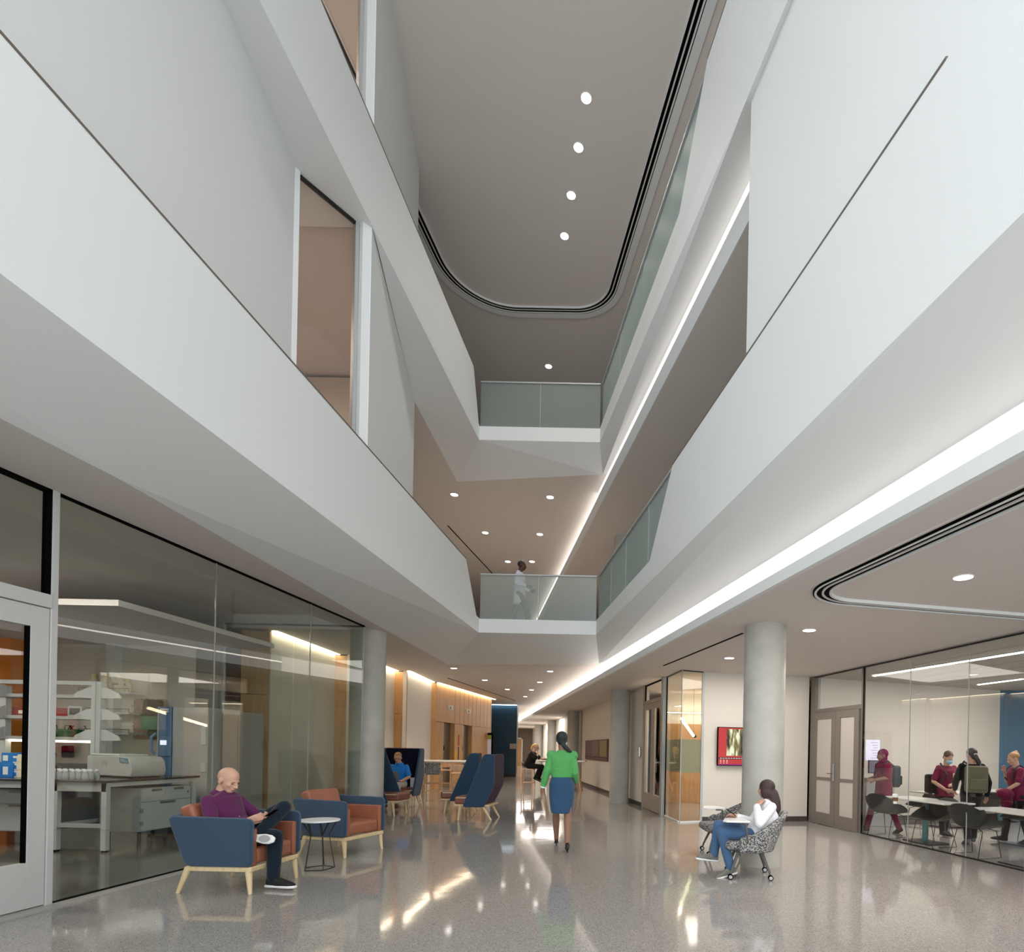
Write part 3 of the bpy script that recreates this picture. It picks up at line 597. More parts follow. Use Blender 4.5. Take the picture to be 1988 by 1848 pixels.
# wall behind screen, to the grey door
W1 = Vector((S_.x + .04, S_.y)); W2 = Vector(P2(on(1566, 1594))); G0 = Vector(P2(on(1577, 1596))); G1 = Vector(P2(on(1988, 1692))); gd = (G1 - G0).normalized(); gN = Vector((-gd.y, gd.x))
pts = [W1 + (W2 - W1) * (i / 8) for i in range(8)] + [W2 + Vector((0, .05)), W2]
pts[-2] = W1 + (W2 - W1) * .965 + Vector((0, .0))
b = MB(); bb = MB()
for p, q in zip(pts[:-1], pts[1:]): b.wall(p, q, 0, H3, -.1); bb.wall(p, q, 0, .11, .012)
struct(b.build('wall_right_screen', M['wallw'])); struct(bb.build('baseboard_right_screen', M['base']))
# room behind the glass corner
struct(MB().b2((.3, 16.6, 0), (4.4, 16.7, 2.3)).build('wall_room_wood', M['wood'])); struct(MB().b2((.3, 16.65, 2.3), (4.4, 16.75, H3)).build('wall_room_upper', M['wallw']))
struct(MB().b2((2.9, 13.1, 0), (3.0, 16.7, H3)).build('wall_room_side', M['wallw']))
struct(MB().b2((1.9, 16.55, 0), (1.95, 16.6, 2.3)).build('trim_room_post', M['white']))
t = thing('linear_lamp', 'glowing linear lamp hanging inside the glass corner room', 'ceiling lamp'); a, c = at(1323, 1395, 12.9), at(1346, 1428, 15.2)
MB().tube([a, c], .035, 6).build('lens', glow('room_lens', (1, .82, .58), 14.), t); MB().tube([c, c + Vector((.06, .08, -.02))], .045, 6).build('end_cap', M['dark'], t)
MB().b2((a.x - .003, a.y - .003, a.z), (a.x + .003, a.y + .003, H3)).build('hanger', M['dark'], t); MB().b2((c.x - .003, c.y - .003, c.z), (c.x + .003, c.y + .003, H3)).build('hanger', M['dark'], t)
wash((.35, 16.5), (2.6, 16.5), M['covew'], 'warm strip over the wood wall inside the glass corner room', 2.62)
# ------------------------------------------------------------------ grey double door and classroom
def gs(px):   # distance along the classroom front for a picture column at floor level
    lo, hi = 0., 9.
    for _ in range(40):
        m_ = (lo + hi) / 2; p = G0 + gd * m_; u = CX + FP * (p.x * CR - 1.5 * SR) / p.y
        if u < px: lo = m_
        else: hi = m_
    return lo
def gp(s): return G0 + gd * s
w = thing('door_4', None, None); w['kind'] = 'structure'; s0, sm, s1 = gs(1578), gs(1622), gs(1667)
for a, c in ((s0, sm - .004), (sm + .004, s1)): leafdoor(w, gp(a), gp(c), 2.38, M['doorgrey'], .15, .95, mat('pale_door_panel', rgb(196, 188, 180), .25) if 'pale' not in M else M['pale'], .26)
for a, c in ((-.05, s0), (s1, s1 + .05)): MB().wall(gp(a), gp(c), 0, 3.18, -.06).build('jamb', M['doorgrey'], w)
MB().wall(gp(s0), gp(s1), 2.39, 2.47, -.06).build('transom', M['doorgrey'], w); MB().wall(gp(s0), gp(s1), 2.47, 3.16, -.012).build('transom_glass', M['glass'], w); MB().wall(gp(s0 - .05), gp(s1 + .05), 3.16, 3.18, -.03).build('gasket', M['dark'], w)
c = gp(sm - .05) - gN * .05; MB().b2((c.x - .02, c.y - .03, .95), (c.x + .02, c.y + .01, 1.3)).build('lock_plate', M['steel'], w); c2_ = c - gN * .05
MB().tube([(c.x, c.y, 1.1), (c2_.x, c2_.y, 1.1), (c2_.x - .06, c2_.y + .08, 1.1)], .01, 8).build('lever_handle', M['steel'], w)
MB().tube([(c.x + .09, c.y - .15, .97), (c.x + .05, c.y - .18, .99), (c.x + .05, c.y - .18, 1.27), (c.x + .09, c.y - .15, 1.29)], .009, 8).build('pull_handle', M['steel'], w)
w = thing('window_7', None, None); w['kind'] = 'structure'
js = [s1 + .06, gs(1761), gs(1874), gs(1988), 9.5]
for a, c in zip(js[:-1], js[1:]): MB().wall(gp(a + .005), gp(c - .005), .025, 3.16, -.012).build('glass_pane', M['glass'], w)
for a in js[1:-1]: MB().wall(gp(a - .004), gp(a + .004), .02, 3.16, -.014).build('glass_joint', M['alu'], w)
MB().wall(gp(js[0]), gp(9.5), 3.16, 3.18, -.03).build('head_channel', M['dark'], w); MB().wall(gp(js[0]), gp(9.5), 0, .022, -.03).build('floor_channel', M['dark'], w)
MB().wall(gp(s1 + .055), gp(s1 + .07), 0, 3.18, -.03).build('gasket', M['black'], w)
MB().wall(gp(-.16), gp(-.05), 0, 3.2, -.08).build('side_post', M['doorgrey'], w)
M['tile'] = mat('ceiling_tile', rgb(196, 190, 182), .8)
# classroom volumes
CB0 = Vector(P2(on(1676, 1594))); K = on(1942, 1341, 3.16); CB1 = Vector(P2(K))
struct(MB().wall(CB0 - (CB1 - CB0).normalized() * 1.2, CB1, 0, 3.2, -.1).build('wall_classroom_back', M['wallw'])); struct(MB().wall(CB0 - (CB1 - CB0).normalized() * 1.2, CB1, 0, .11, .012).build('baseboard_classroom', M['base']))
bd = (CB1 - CB0).normalized()
struct(MB().wall(CB1, CB1 + Vector((4.5, -1.0)), 0, 3.2, -.1).build('wall_classroom_blue', M['blue2']))
cz = 3.17; b = MB(); q0, q1 = gp(s0) + gN * .06, gp(9.5) + gN * .06; b.poly((q0.x, q0.y, cz), (q1.x, q1.y, cz), (q1.x + 8, q1.y, cz), (13, 14.5, cz), (CB1.x, CB1.y, cz), (q0.x, q0.y + 1, cz)); struct(b.build('ceiling_classroom', M['tile']))
g = MB()
for k in range(1, 7): 
    A = q0 + gN * k * .62; B = q1 + gN * k * .62; g.prism([A, A + gN * .012, B + gN * .012, B], cz - .004, cz - .001)
struct(g.build('trim_ceiling_grid', M['greige']))
def strip(p, q, z, lb):
    t = thing('linear_lamp', lb, 'ceiling lamp'); a, c = on(*p, z), on(*q, z); A, B = Vector(P2(a)), Vector(P2(c))
    MB().wall(A, B, z - .022, z - .012, .07).build('lens', glow('class_lens', (1, .92, .82), 16.), t); MB().wall(A - Vector((.02, 0)), B, z - .012, z - .002, .1).build('housing', M['white'], t)
strip((1699, 1311), (1999, 1263), cz, 'long recessed linear light crossing the classroom ceiling'); strip((1902, 1328), (1987, 1317), cz, 'short linear light at the back of the classroom ceiling')
struct(MB().wall((CB0.x - 1.0, CB0.y - .2), gp(0) + gN * .1, 0, 3.2, .1).build('wall_classroom_left', M['wallw']))
for p, e in (((-11, 6.5, 3.6), 100), ((-7.5, 6.0, 3.6), 60), ((7.5, 10.5, 3.1), 110), ((3.0 - 1, 14.5, 3.1), 60), ((-5.9, 31, 3.15), 90), ((-8.2, 38, 3.15), 110), ((-10.4, 45, 3.15), 110), ((2.6, 5.5, 3.15), 40), ((2.2, 10.3, 3.15), 60)):
    L = bpy.data.lights.new('room_fill_light', 'AREA'); L.energy = e; L.size = 2; L.color = (1, .93, .87); o = bpy.data.objects.new('room_fill_light', L); COL.objects.link(o); o.location = p  # added area fills without fixtures, lifting laboratory, classroom, corridor and lobby
# ------------------------------------------------------------------ seating and tables of the lobby
M['navy'] = mat('navy_wool_fabric', rgb(46, 72, 98), .9, spec=.2, bump=.5, bscale=350, var=.14, vscale=180, sheen=.3)
M['navyin'] = mat('dark_navy_fabric', rgb(22, 22, 42), .95, spec=.15, bump=.4, bscale=300)
M['plum'] = mat('plum_fabric', rgb(84, 70, 82), .9, spec=.2, bump=.4, bscale=300)
M['leather'] = mat('cognac_leather', rgb(158, 98, 74), .42, spec=.45, bump=.12, bscale=180, var=.08, vscale=5)
M['leatherd'] = mat('brown_leather', rgb(140, 88, 74), .45, bump=.1, bscale=150, var=.06)
M['whitetop'] = mat('white_laminate', rgb(240, 240, 238), .25)
M['wire'] = mat('black_wire', rgb(44, 38, 34), .4, metal=.4)
M['pattern'] = speckle('black_grey_woven_pattern', rgb(168, 166, 160), rgb(34, 34, 50), rgb(96, 96, 102), 92., .9, .62, .3, dsz=.62)
M['greysteel'] = mat('grey_powder_coat', rgb(96, 94, 92), .45, metal=.3)
M['stoolwood'] = woodmat('warm_ash', rgb(208, 166, 128), rgb(222, 182, 144), sc=4.)
M['blackshell'] = mat('black_plastic_shell', rgb(42, 42, 40), .4)
M['glassy'] = mat('clear_glassware', rgb(225, 228, 228), .15, trans=.6)
def poly_side(pts, x0, x1):   # polygon in (y,z), extruded from x0 to x1
    return [[(x0, y, z) for y, z in pts], (x1 - x0, 0, 0)]
def rpoly(pts, r, n=4):
    out = []; m = len(pts)
    for i in range(m):
        p = Vector(pts[i]); a = (Vector(pts[i - 1]) - p); c = (Vector(pts[(i + 1) % m]) - p); q = min(r, a.length * .45, c.length * .45); A = p + a.normalized() * q; B = p + c.normalized() * q
        for k in range(n + 1): t = k / n; out.append(tuple(A * (1 - t) ** 2 + p * 2 * t * (1 - t) + B * t * t))
    return out
def tleg(p0, p1, w0, w1, n=12):
    return MB().tube([p0, p1], [w0, w1], n)
def armchair(loc, rz, label):
    t = thing('armchair', label, 'armchair', loc, rz)
    for x in (-.40, .35): MB().extr(*poly_side(rpoly([(-.46, .765), (.38, .75), (.38, .27), (-.27, .27)], .07), x, x + .05)).build('side_shell', M['navy'], t, bevel=.016, seg=3)
    b = MB().extr([(-.36, -.46, .765), (-.36, -.41, .765), (-.36, -.22, .27), (-.36, -.27, .27)], (.72, 0, 0)); b.build('back_shell', M['navy'], t, bevel=.015, seg=3)
    for x in (-.345, .285): MB().extr(*poly_side([(-.36, .64), (.36, .64), (.36, .275), (-.20, .275)], x, x + .06)).build('arm_pad', M['leather'], t, bevel=.012, seg=3)
    MB().box((0, .06, .365), (.56, .60, .17)).build('seat_cushion', M['leather'], t, bevel=.045, seg=5)
    R = Matrix.Rotation(.34, 3, 'X'); MB().box((0, -.315, .66), (.56, .15, .42), M=R).build('back_cushion', M['leather'], t, bevel=.045, seg=5)
    b = MB().box((0, .345, .245), (.76, .045, .05)); b.box((0, -.25, .245), (.7, .04, .05))
    for x in (-.355, .355): b.box((x, .03, .245), (.045, .62, .05))
    b.build('frame', M['ash'], t, bevel=.008)
    for sx in (-1, 1):
        tleg((sx * .35, .325, .25), (sx * .365, .355, 0), .034, .018).build('leg', M['ash'], t, smooth=True)
        tleg((sx * .35, -.27, .25), (sx * .365, -.36, 0), .034, .018).build('leg', M['ash'], t, smooth=True)
    return t
armchair((-4.29, 5.96, 0), -PI / 2, 'navy and cognac leather armchair with the bald man sitting in it')
armchair((-4.29, 7.90, 0), -PI / 2 - .2, 'empty navy and cognac leather armchair behind the small round table')
t = thing('side_table', 'small round white side table on a black wire base', 'table', (-3.98, 6.82, 0))
MB().cyl((0, 0), .222, .572, .592, 48).build('table_top', M['whitetop'], t, bevel=.005)
b = MB(); N5 = 5
bot = [Vector((.17 * math.cos(2 * PI * k / N5 + .5), .17 * math.sin(2 * PI * k / N5 + .5), .006)) for k in range(N5)]
for k in range(N5):
    b.tube([bot[k], bot[(k + 1) % N5]], .005, 6); 
    mid = bot[k] * .62 + Vector((0, 0, .40))
    for s in (-.28, .28):
        a = 2 * PI * k / N5 + .5 + s; b.tube([bot[k], mid, (.19 * math.cos(a), .19 * math.sin(a), .572)], .005, 6)
b.build('wire_base', M['wire'], t)
def lounge(loc, rz, label, hw=.36, h=1.36, group='high backed lounge chairs'):
    t = thing('lounge_chair', label, 'lounge chair', loc, rz, group)
    sp = [(.24, .27), (-.18, h), (-.40, h), (-.40, .70), (-.19, .27)]
    for s in (-1, 1):
        x = s * hw; MB().extr(*poly_side(rpoly(sp, .07), x - .022, x + .022)).build('side_wing', M['navy'], t, bevel=.012, seg=2)
    b = MB().extr([(-hw + .02, -.40, h), (-hw + .02, -.345, h), (-hw + .02, -.345, .70), (-hw + .02, -.14, .28), (-hw + .02, -.19, .27), (-hw + .02, -.40, .70)], (2 * hw - .04, 0, 0)); b.build('backrest', M['plum'], t, bevel=.012)
    MB().extr([(-hw + .024, -.343, h - .02), (-hw + .024, -.32, h - .02), (-hw + .024, -.32, .72), (-hw + .024, -.2, .46), (-hw + .024, -.343, .70)], (2 * hw - .048, 0, 0)).build('back_lining', M['navyin'], t)
    cw = .30
    MB().box((0, .10, .40), (2 * cw, .66, .15)).build('seat_cushion', M['leatherd'], t, bevel=.04, seg=4)
    MB().box((0, .05, .305), (2 * hw - .06, .72, .035)).build('seat_plate', M['ash'], t, bevel=.008)
    if hw > .4:
        for s in (-1, 1):
            MB().box((s * (hw - .13), .05, .36), (.16, .6, .075)).build('arm_block', M['leatherd'], t, bevel=.01); MB().box((s * (hw - .13), .05, .405), (.18, .62, .015)).build('arm_ledge', M['ash'], t)
            MB().box((s * (hw - .14), -.2, .56), (.2, .03, .28)).build('side_pillow', M['whitetop'], t, bevel=.01)
    else:
        for s in (-1, 1): MB().box((s * (cw + .012), .12, .455), (.024, .52, .02)).build('arm_ledge', M['ash'], t)
    for s in (-1, 1):
        tleg((s * (hw - .06), .30, .29), (s * (hw - .05), .34, 0), .032, .018).build('leg', M['ash'], t, smooth=True)
        tleg((s * (hw - .06), -.16, .29), (s * (hw - .05), -.34, 0), .032, .018).build('leg', M['ash'], t, smooth=True)
    return t
lounge((-3.60, 11.92, 0), PI / 2, 'navy high backed lounge chair with plum back, nearest the walking woman')
lounge((-4.38, 13.15, 0), PI / 2 + .22, 'navy high backed lounge chair behind the one with the plum back')
lounge((-5.77, 12.32, 0), -PI / 2, 'dark high backed lounge chair half hidden by the left concrete column')
lounge((-6.26, 14.0, 0), PI, 'wide navy high backed seat holding the man with the laptop', .47, 1.44)
# bar height tables and stools
def bartable(loc, rz, label, L=1.9, W=.85, h=1.08):
    t = thing('bar_table', label, 'table', loc, rz, 'bar height tables')
    MB().box((0, 0, h - .02), (L, W, .04)).build('table_top', M['whitetop'], t, bevel=.006)
    MB().box((0, 0, h - .055), (L - .1, W - .1, .03)).build('apron', M['stoolwood'], t)
    for sx in (-1, 1):
        for sy in (-1, 1): 
            p0 = Vector((sx * (L / 2 - .36), sy * .12, h - .05)); p1 = Vector((sx * (L / 2 - .14), sy * (W / 2 - .04), 0)); MB().tube([p0, p1], [.05, .03], 4).build('leg', M['stoolwood'], t)
    MB().box((0, 0, .38), (L - .5, .05, .06)).build('foot_rail', M['stoolwood'], t)
    for sx in (-1, 1): MB().box((sx * (L / 2 - .22), 0, .38), (.05, W - .35, .06)).build('cross_rail', M['stoolwood'], t)
    return t
bartable((-6.15, 17.25, 0), .25, 'white topped bar table in front of the elevators')
bartable((-3.25, 20.75, 0), .05, 'white topped bar table where the blond woman sits', 1.7)
def stool(loc, rz, label, pat=False):
    t = thing('bar_stool', label, 'stool', loc, rz, 'wooden bar stools')
    for s in (-1, 1):
        x = s * .2
        MB().tube([(x, .2, .0), (x * .96, .17, .72)], [.016, .022], 8).build('leg', M['stoolwood'], t, smooth=True)
        MB().tube([(x, -.24, .0), (x * .96, -.19, .72), (x * .98, -.245, .98)], [.016, .022, .015], 8).build('leg', M['stoolwood'], t, smooth=True)
        MB().tube([(x * .98, .18, .25), (x * .98, -.22, .25)], .014, 6).build('side_rung', M['stoolwood'], t)
    MB().tube([(-.2, .185, .25), (.2, .185, .25)], .014, 6).build('foot_rung', M['stoolwood'], t)
    MB().box((0, 0, .735), (.42, .40, .035)).build('seat', M['pattern'] if pat else M['stoolwood'], t, bevel=.012)
    MB().box((0, -.235, .90), (.42, .025, .16 if not pat else .30)).build('backrest', M['pattern'] if pat else M['stoolwood'], t, bevel=.01)
    return t
stool((-6.05, 15.75, 0), .25, 'bar stool with a patterned back, nearest the wide navy seat', True)
for p, r, lb in (((-5.55, 16.3, 0), .25, 'plain wooden bar stool at the near side of the elevator bar table'), ((-6.95, 16.1, 0), .25, 'bar stool at the left end of the elevator bar table'), ((-6.6, 18.3, 0), PI + .25, 'bar stool at the far left side of the elevator bar table'), ((-5.75, 18.5, 0), PI + .25, 'bar stool at the far right side of the elevator bar table')): stool(p, r, lb)
stool((-4.48, 20.7, 0), -PI / 2, 'bar stool under the blond woman in black')
stool((-3.3, 21.75, 0), PI, 'bar stool behind the bar table of the blond woman')
def laptop(loc, rz, label, open_=1.9, col='steel', w=.34):
    t = thing('laptop', label, 'laptop', loc, rz)
    MB().box((0, 0, .008), (w, .24, .016)).build('keyboard_base', M[col], t, bevel=.004)
    R = Matrix.Rotation(-(PI - open_) , 3, 'X'); d = Vector((0, math.cos(open_) * -1, 0))
    v = R @ Vector((0, 0, 0)); sc = Vector((0, .12, .016)); dr = Vector((0, -math.cos(open_), math.sin(open_)))
    c = sc + dr * .115; MB().box(c, (w, .23, .008), M=Matrix.Rotation(PI - open_, 3, 'X')).build('screen', M[col], t, bevel=.003); 
    return t
laptop((-3.85, 20.75, 1.083), -PI / 2, 'dark laptop open on the far bar table', 1.9, 'dark')
o = MB().lathe((0, 0, 0), [(.03, 0), (.038, .1), (.04, .1), (.04, .11), (.0, .112)], 16).build('cup', M['whitetop'], smooth=True, loc=(-3.35, 20.5, 1.082)); tag(o, 'white cup on the far bar table', 'cup')
# patterned tablet chairs on castors
def tablet_chair(loc, rz, label):
    t = thing('tablet_chair', label, 'chair', loc, rz, 'patterned tablet arm chairs')
    def fn(u, v):
        a = (u - .5) * 2 * 2.05                      # around the back
        k = abs(u - .5) * 2
        rx, ry = .30 - .02 * v, .27
        x = math.sin(a) * rx; y = -math.cos(a) * ry + .0
        if k > .62: y = -math.cos(2.05 * .62) * ry + (k - .62) * .58; x = math.copysign(rx * (math.sin(2.05 * .62)) + .01, a)
        top = .80 - .26 * min(1, k / .75) ** 1.3 - (.05 * max(0, k - .85) / .15); bot = .33
        z = bot + (top - bot) * v; lean = (z - .36) * .38 * max(0, math.cos(a))
        return (x * (1 + .10 * v), y - lean, z)
    MB().grid(fn, 40, 8).build('shell', M['pattern'], t, solid=.065, bevel=.015, seg=2, smooth='all')
    MB().box((0, .05, .395), (.50, .50, .11)).build('seat_cushion', M['pattern'], t, bevel=.05, seg=5)
    MB().box((0, .0, .315), (.30, .34, .035)).build('frame', M['greysteel'], t, bevel=.01)
    for sx in (-1, 1):
        for sy in (-1, 1):
            l = MB().tube([(sx * .14, sy * .14, .31), (sx * .22, sy * .22, .10), (sx * .225, sy * .225, .065)], [.02, .014, .012], 8).build('leg', M['greysteel'], t, smooth=True)
            w_ = MB(); c = Vector((sx * .235, sy * .235, .032)); R = Matrix.Rotation(PI / 2, 3, 'Y')
            for dx in (-.014, .014): w_.add([c + Vector((dx + tt * .009, .031 * math.cos(a), .031 * math.sin(a))) for tt in (-1, 1) for a in [2 * PI * k / 18 for k in range(18)]], [tuple(range(18)), tuple(range(18, 36))] + [(k, (k + 1) % 18, (k + 1) % 18 + 18, k + 18) for k in range(18)])
            w_.build('castor', M['black'], t); 
            MB().add([c + Vector((tt * .025, .021 * math.cos(a), .021 * math.sin(a))) for tt in (-1, 1) for a in [2 * PI * k / 18 for k in range(18)]], [tuple(range(18)), tuple(range(18, 36))] + [(k, (k + 1) % 18, (k + 1) % 18 + 18, k + 18) for k in range(18)]).build('castor_hub', M['alu'], t)
    MB().tube([(-.33, .05, .45), (-.345, .08, .67), (-.30, .16, .675)], .014, 8).build('tablet_post', M['greysteel'], t)
    pts = [(-.30 + .0, .02), (-.02, .06), (.0, .12), (.0, .26), (-.04, .30), (-.28, .34), (-.33, .30), (-.33, .06)]
    MB().prism(pts, .68, .70).build('writing_tablet', M['whitetop'], t, bevel=.006)
    return t
c = on(1419, 1709); e = on(1497, 1708); g2 = on(1481, 1694); h2 = on(1401, 1689); cc = (c + e + g2 + h2) / 4
tablet_chair((cc.x + .02, cc.y, 0), PI / 2 - .05, 'patterned black and grey chair on castors under the woman in white')
tablet_chair((1.06, 8.42, 0), PI / 2 + .12, 'empty patterned chair with a writing tablet beside the nearest concrete column')
# wall screens
def frame_on(p, q, z0, z1, nm, m, t, off=.05, th=-.05): return MB().wall(p, q, z0, z1, th).build(nm, m, t, bevel=.004)
t = thing('wall_screen', 'red wall screen showing a photograph, half behind the nearest column', 'screen')
wd = (W2 - W1).normalized(); wn = Vector((wd.y, -wd.x))
def wall_s(px):
    lo, hi = 0., 4.
    for _ in range(40):
        m_ = (lo + hi) / 2; p = W1 + wd * m_; u = CX + FP * p.x / p.y
        if u < px: lo = m_
        else: hi = m_
    return lo
A = W1 + wd * wall_s(1390) + wn * .05; Bq = A + wd * 1.02; zt = at(1391, 1411, A.y).z; zb_ = at(1391, 1486, A.y).z
MB().wall(A, Bq, zb_, zt, .05).build('housing', M['black'], t, bevel=.003)
n1 = wn * .052
MB().wall(A + wd * .015 + n1, Bq - wd * .015 + n1, zb_ + .015, zt - .015, .003).build('red_panel', mat('screen_red', rgb(150, 28, 26), .3, emit=rgb(150, 28, 26), es=.55), t)
pm, pnt, pb_ = newmat('screen_photo'); wv = pnt.nodes.new('ShaderNodeTexNoise'); wv.inputs['Scale'].default_value = 7; wv.inputs['Detail'].default_value = 5
mp_ = pnt.nodes.new('ShaderNodeMapping'); mp_.inputs['Scale'].default_value = (2.5, 2.5, .5); tc_ = pnt.nodes.new('ShaderNodeTexCoord'); rr = pnt.nodes.new('ShaderNodeValToRGB')
rr.color_ramp.elements[0].color = (.01, .01, .008, 1); rr.color_ramp.elements[1].color = (*rgb(190, 196, 170), 1); rr.color_ramp.elements[0].position = .38; rr.color_ramp.elements[1].position = .62
e_ = rr.color_ramp.elements.new(.5); e_.color = (*rgb(110, 100, 60), 1)
pnt.links.new(tc_.outputs['Object'], mp_.inputs[0]); pnt.links.new(mp_.outputs[0], wv.inputs['Vector']); pnt.links.new(wv.outputs['Fac'], rr.inputs[0]); pnt.links.new(rr.outputs[0], pb_.inputs['Base Color']); pnt.links.new(rr.outputs[0], pb_.inputs['Emission Color']); pb_.inputs['Emission Strength'].default_value = .6
H_ = zt - zb_; n2 = wn * .056
MB().wall(A + wd * .2 + n2, Bq - wd * .06 + n2, zb_ + H_ * .26, zt - H_ * .05, .002).build('photo_image', pm, t)
MB().wall(A + wd * .03 + n2, Bq - wd * .03 + n2, zb_ + H_ * .17, zb_ + H_ * .215, .002).build('ticker_bar', M['navyin'], t)
MB().wall(A + wd * .03 + n2, Bq - wd * .03 + n2, zb_ + .017, zb_ + H_ * .045, .002).build('purple_strip', mat('screen_purple', rgb(120, 24, 100), .4, emit=rgb(120, 24, 100), es=.5), t)
n3 = wn * .06
for k in range(14): MB().wall(A + wd * (.05 + k * .06) + n3, A + wd * (.05 + k * .06 + .045) + n3, zb_ + H_ * .185, zb_ + H_ * .2, .001).build('ticker_text', M['whitetop'], t)
for k in range(3):
    for zz in (.06, .10, .135): MB().wall(A + wd * (.06 + k * .07) + n3, A + wd * (.085 + k * .07) + n3, zb_ + H_ * zz, zb_ + H_ * (zz + .016), .001).build('weather_icon', M['whitetop'], t)
t = thing('display_triptych', 'maroon three panel display on the corridor wall left of the second column', 'display')
ya, yb_ = ywall(1182), ywall(1138.5); m1 = mat('maroon_panel', rgb(98, 54, 60), .5); m2 = mat('triptych_map', rgb(120, 84, 82), .5, var=.35, vscale=6); m3 = mat('olive_poster', rgb(138, 124, 70), .5, var=.1)
px_ = -Vector((1, 0)) * .05
for k in range(3):
    y0_ = ya + (yb_ - ya) * (2 - k) / 3; y1_ = ya + (yb_ - ya) * (3 - k) / 3
    MB().wall(wp(y0_) + px_, wp(y1_ - .0) + px_, 1.1, 1.86, .05).build('panel', m1, t, bevel=.004)
    L_ = (y1_ - y0_)
    if k: MB().wall(wp(y0_ + .08 * L_) + px_ * 1.08, wp(y1_ - .08 * L_) + px_ * 1.08, 1.26, 1.82, .002).build('panel_picture', (m2, m3)[k - 1], t)
    MB().wall(wp(y0_ + .02) + px_ * 1.06, wp(y1_ - .02) + px_ * 1.06, 1.21, 1.22, .002).build('panel_line', M['black'], t)
p = wp(ywall(1243)); z0_, z1_ = at(1243, 1469, p.y).z, at(1243, 1450, p.y).z
t = thing('card_reader', 'small grey card reader beside the beige double door', 'card reader'); MB().b2((p.x - .05, p.y - .09, z0_), (p.x + .01, p.y + .05, z1_)).build('housing', M['steel'], t, bevel=.01); MB().b2((p.x - .055, p.y - .05, z1_ - .1), (p.x - .05, p.y + .0, z1_ - .03)).build('lens', M['black'], t)
# ------------------------------------------------------------------ laboratory contents
M['labgrey'] = mat('light_grey_lab_steel', rgb(192, 194, 192), .45)
M['labgreyd'] = mat('grey_lab_panel', rgb(174, 174, 170), .5)
M['labtop'] = mat('dark_epoxy_worktop', rgb(56, 48, 46), .18)
BY0, BY1, BX0, BX1, BZ = 7.45, 9.0, -7.95, -7.16, .96
t = thing('laboratory_bench', 'light grey laboratory bench with open end frame under the grey bench machine', 'laboratory bench')
MB().b2((BX0, BY0, BZ - .03), (BX1, BY1, BZ)).build('worktop', M['labtop'], t, bevel=.004)
MB().b2((BX0 + .05, BY0 + .03, BZ - .15), (BX1 - .03, BY0 + .07, BZ - .03)).build('front_apron', M['labgreyd'], t); MB().b2((BX1 - .07, BY0 + .05, BZ - .09), (BX1 - .03, BY1 - .03, BZ - .03)).build('side_rail', M['labgrey'], t)
for x, y in ((BX0 + .08, BY0 + .06), (BX1 - .06, BY0 + .06), (BX1 - .06, BY1 - .07), (BX0 + .08, BY1 - .07)):
    l = MB().b2((x - .035, y - .03, .03), (x + .035, y + .03, BZ - .03)).build('leg', M['labgrey'], t, bevel=.003); MB().b2((x - .025, y - .022, 0), (x + .025, y + .022, .03)).build('foot', M['black'], l)
    MB().b2((x - .038, y - .033, .30), (x + .038, y + .033, .305)).build('height_joint', M['greige'], l)
MB().b2((BX0 + .1, BY0 + .04, .33), (BX1 - .08, BY0 + .08, .38)).build('stretcher', M['labgreyd'], t); MB().b2((BX0 + .06, BY0 + .1, .33), (BX0 + .1, BY1 - .1, .38)).build('stretcher', M['labgrey'], t)
t = thing('laboratory_bench', 'long laboratory bench running left behind the glass door', 'laboratory bench')
MB().b2((-13, BY0, BZ - .03), (BX0 - .005, BY1, BZ)).build('worktop', M['labtop'], t, bevel=.004); MB().b2((-13, BY0 + .03, BZ - .12), (BX0 - .01, BY0 + .07, BZ - .03)).build('front_apron', M['labgrey'], t)
for x in (BX0 - .06, -9.7, -11.4): MB().b2((x - .035, BY0 + .03, 0), (x + .035, BY0 + .09, BZ - .1)).build('leg', M['labgrey'], t)
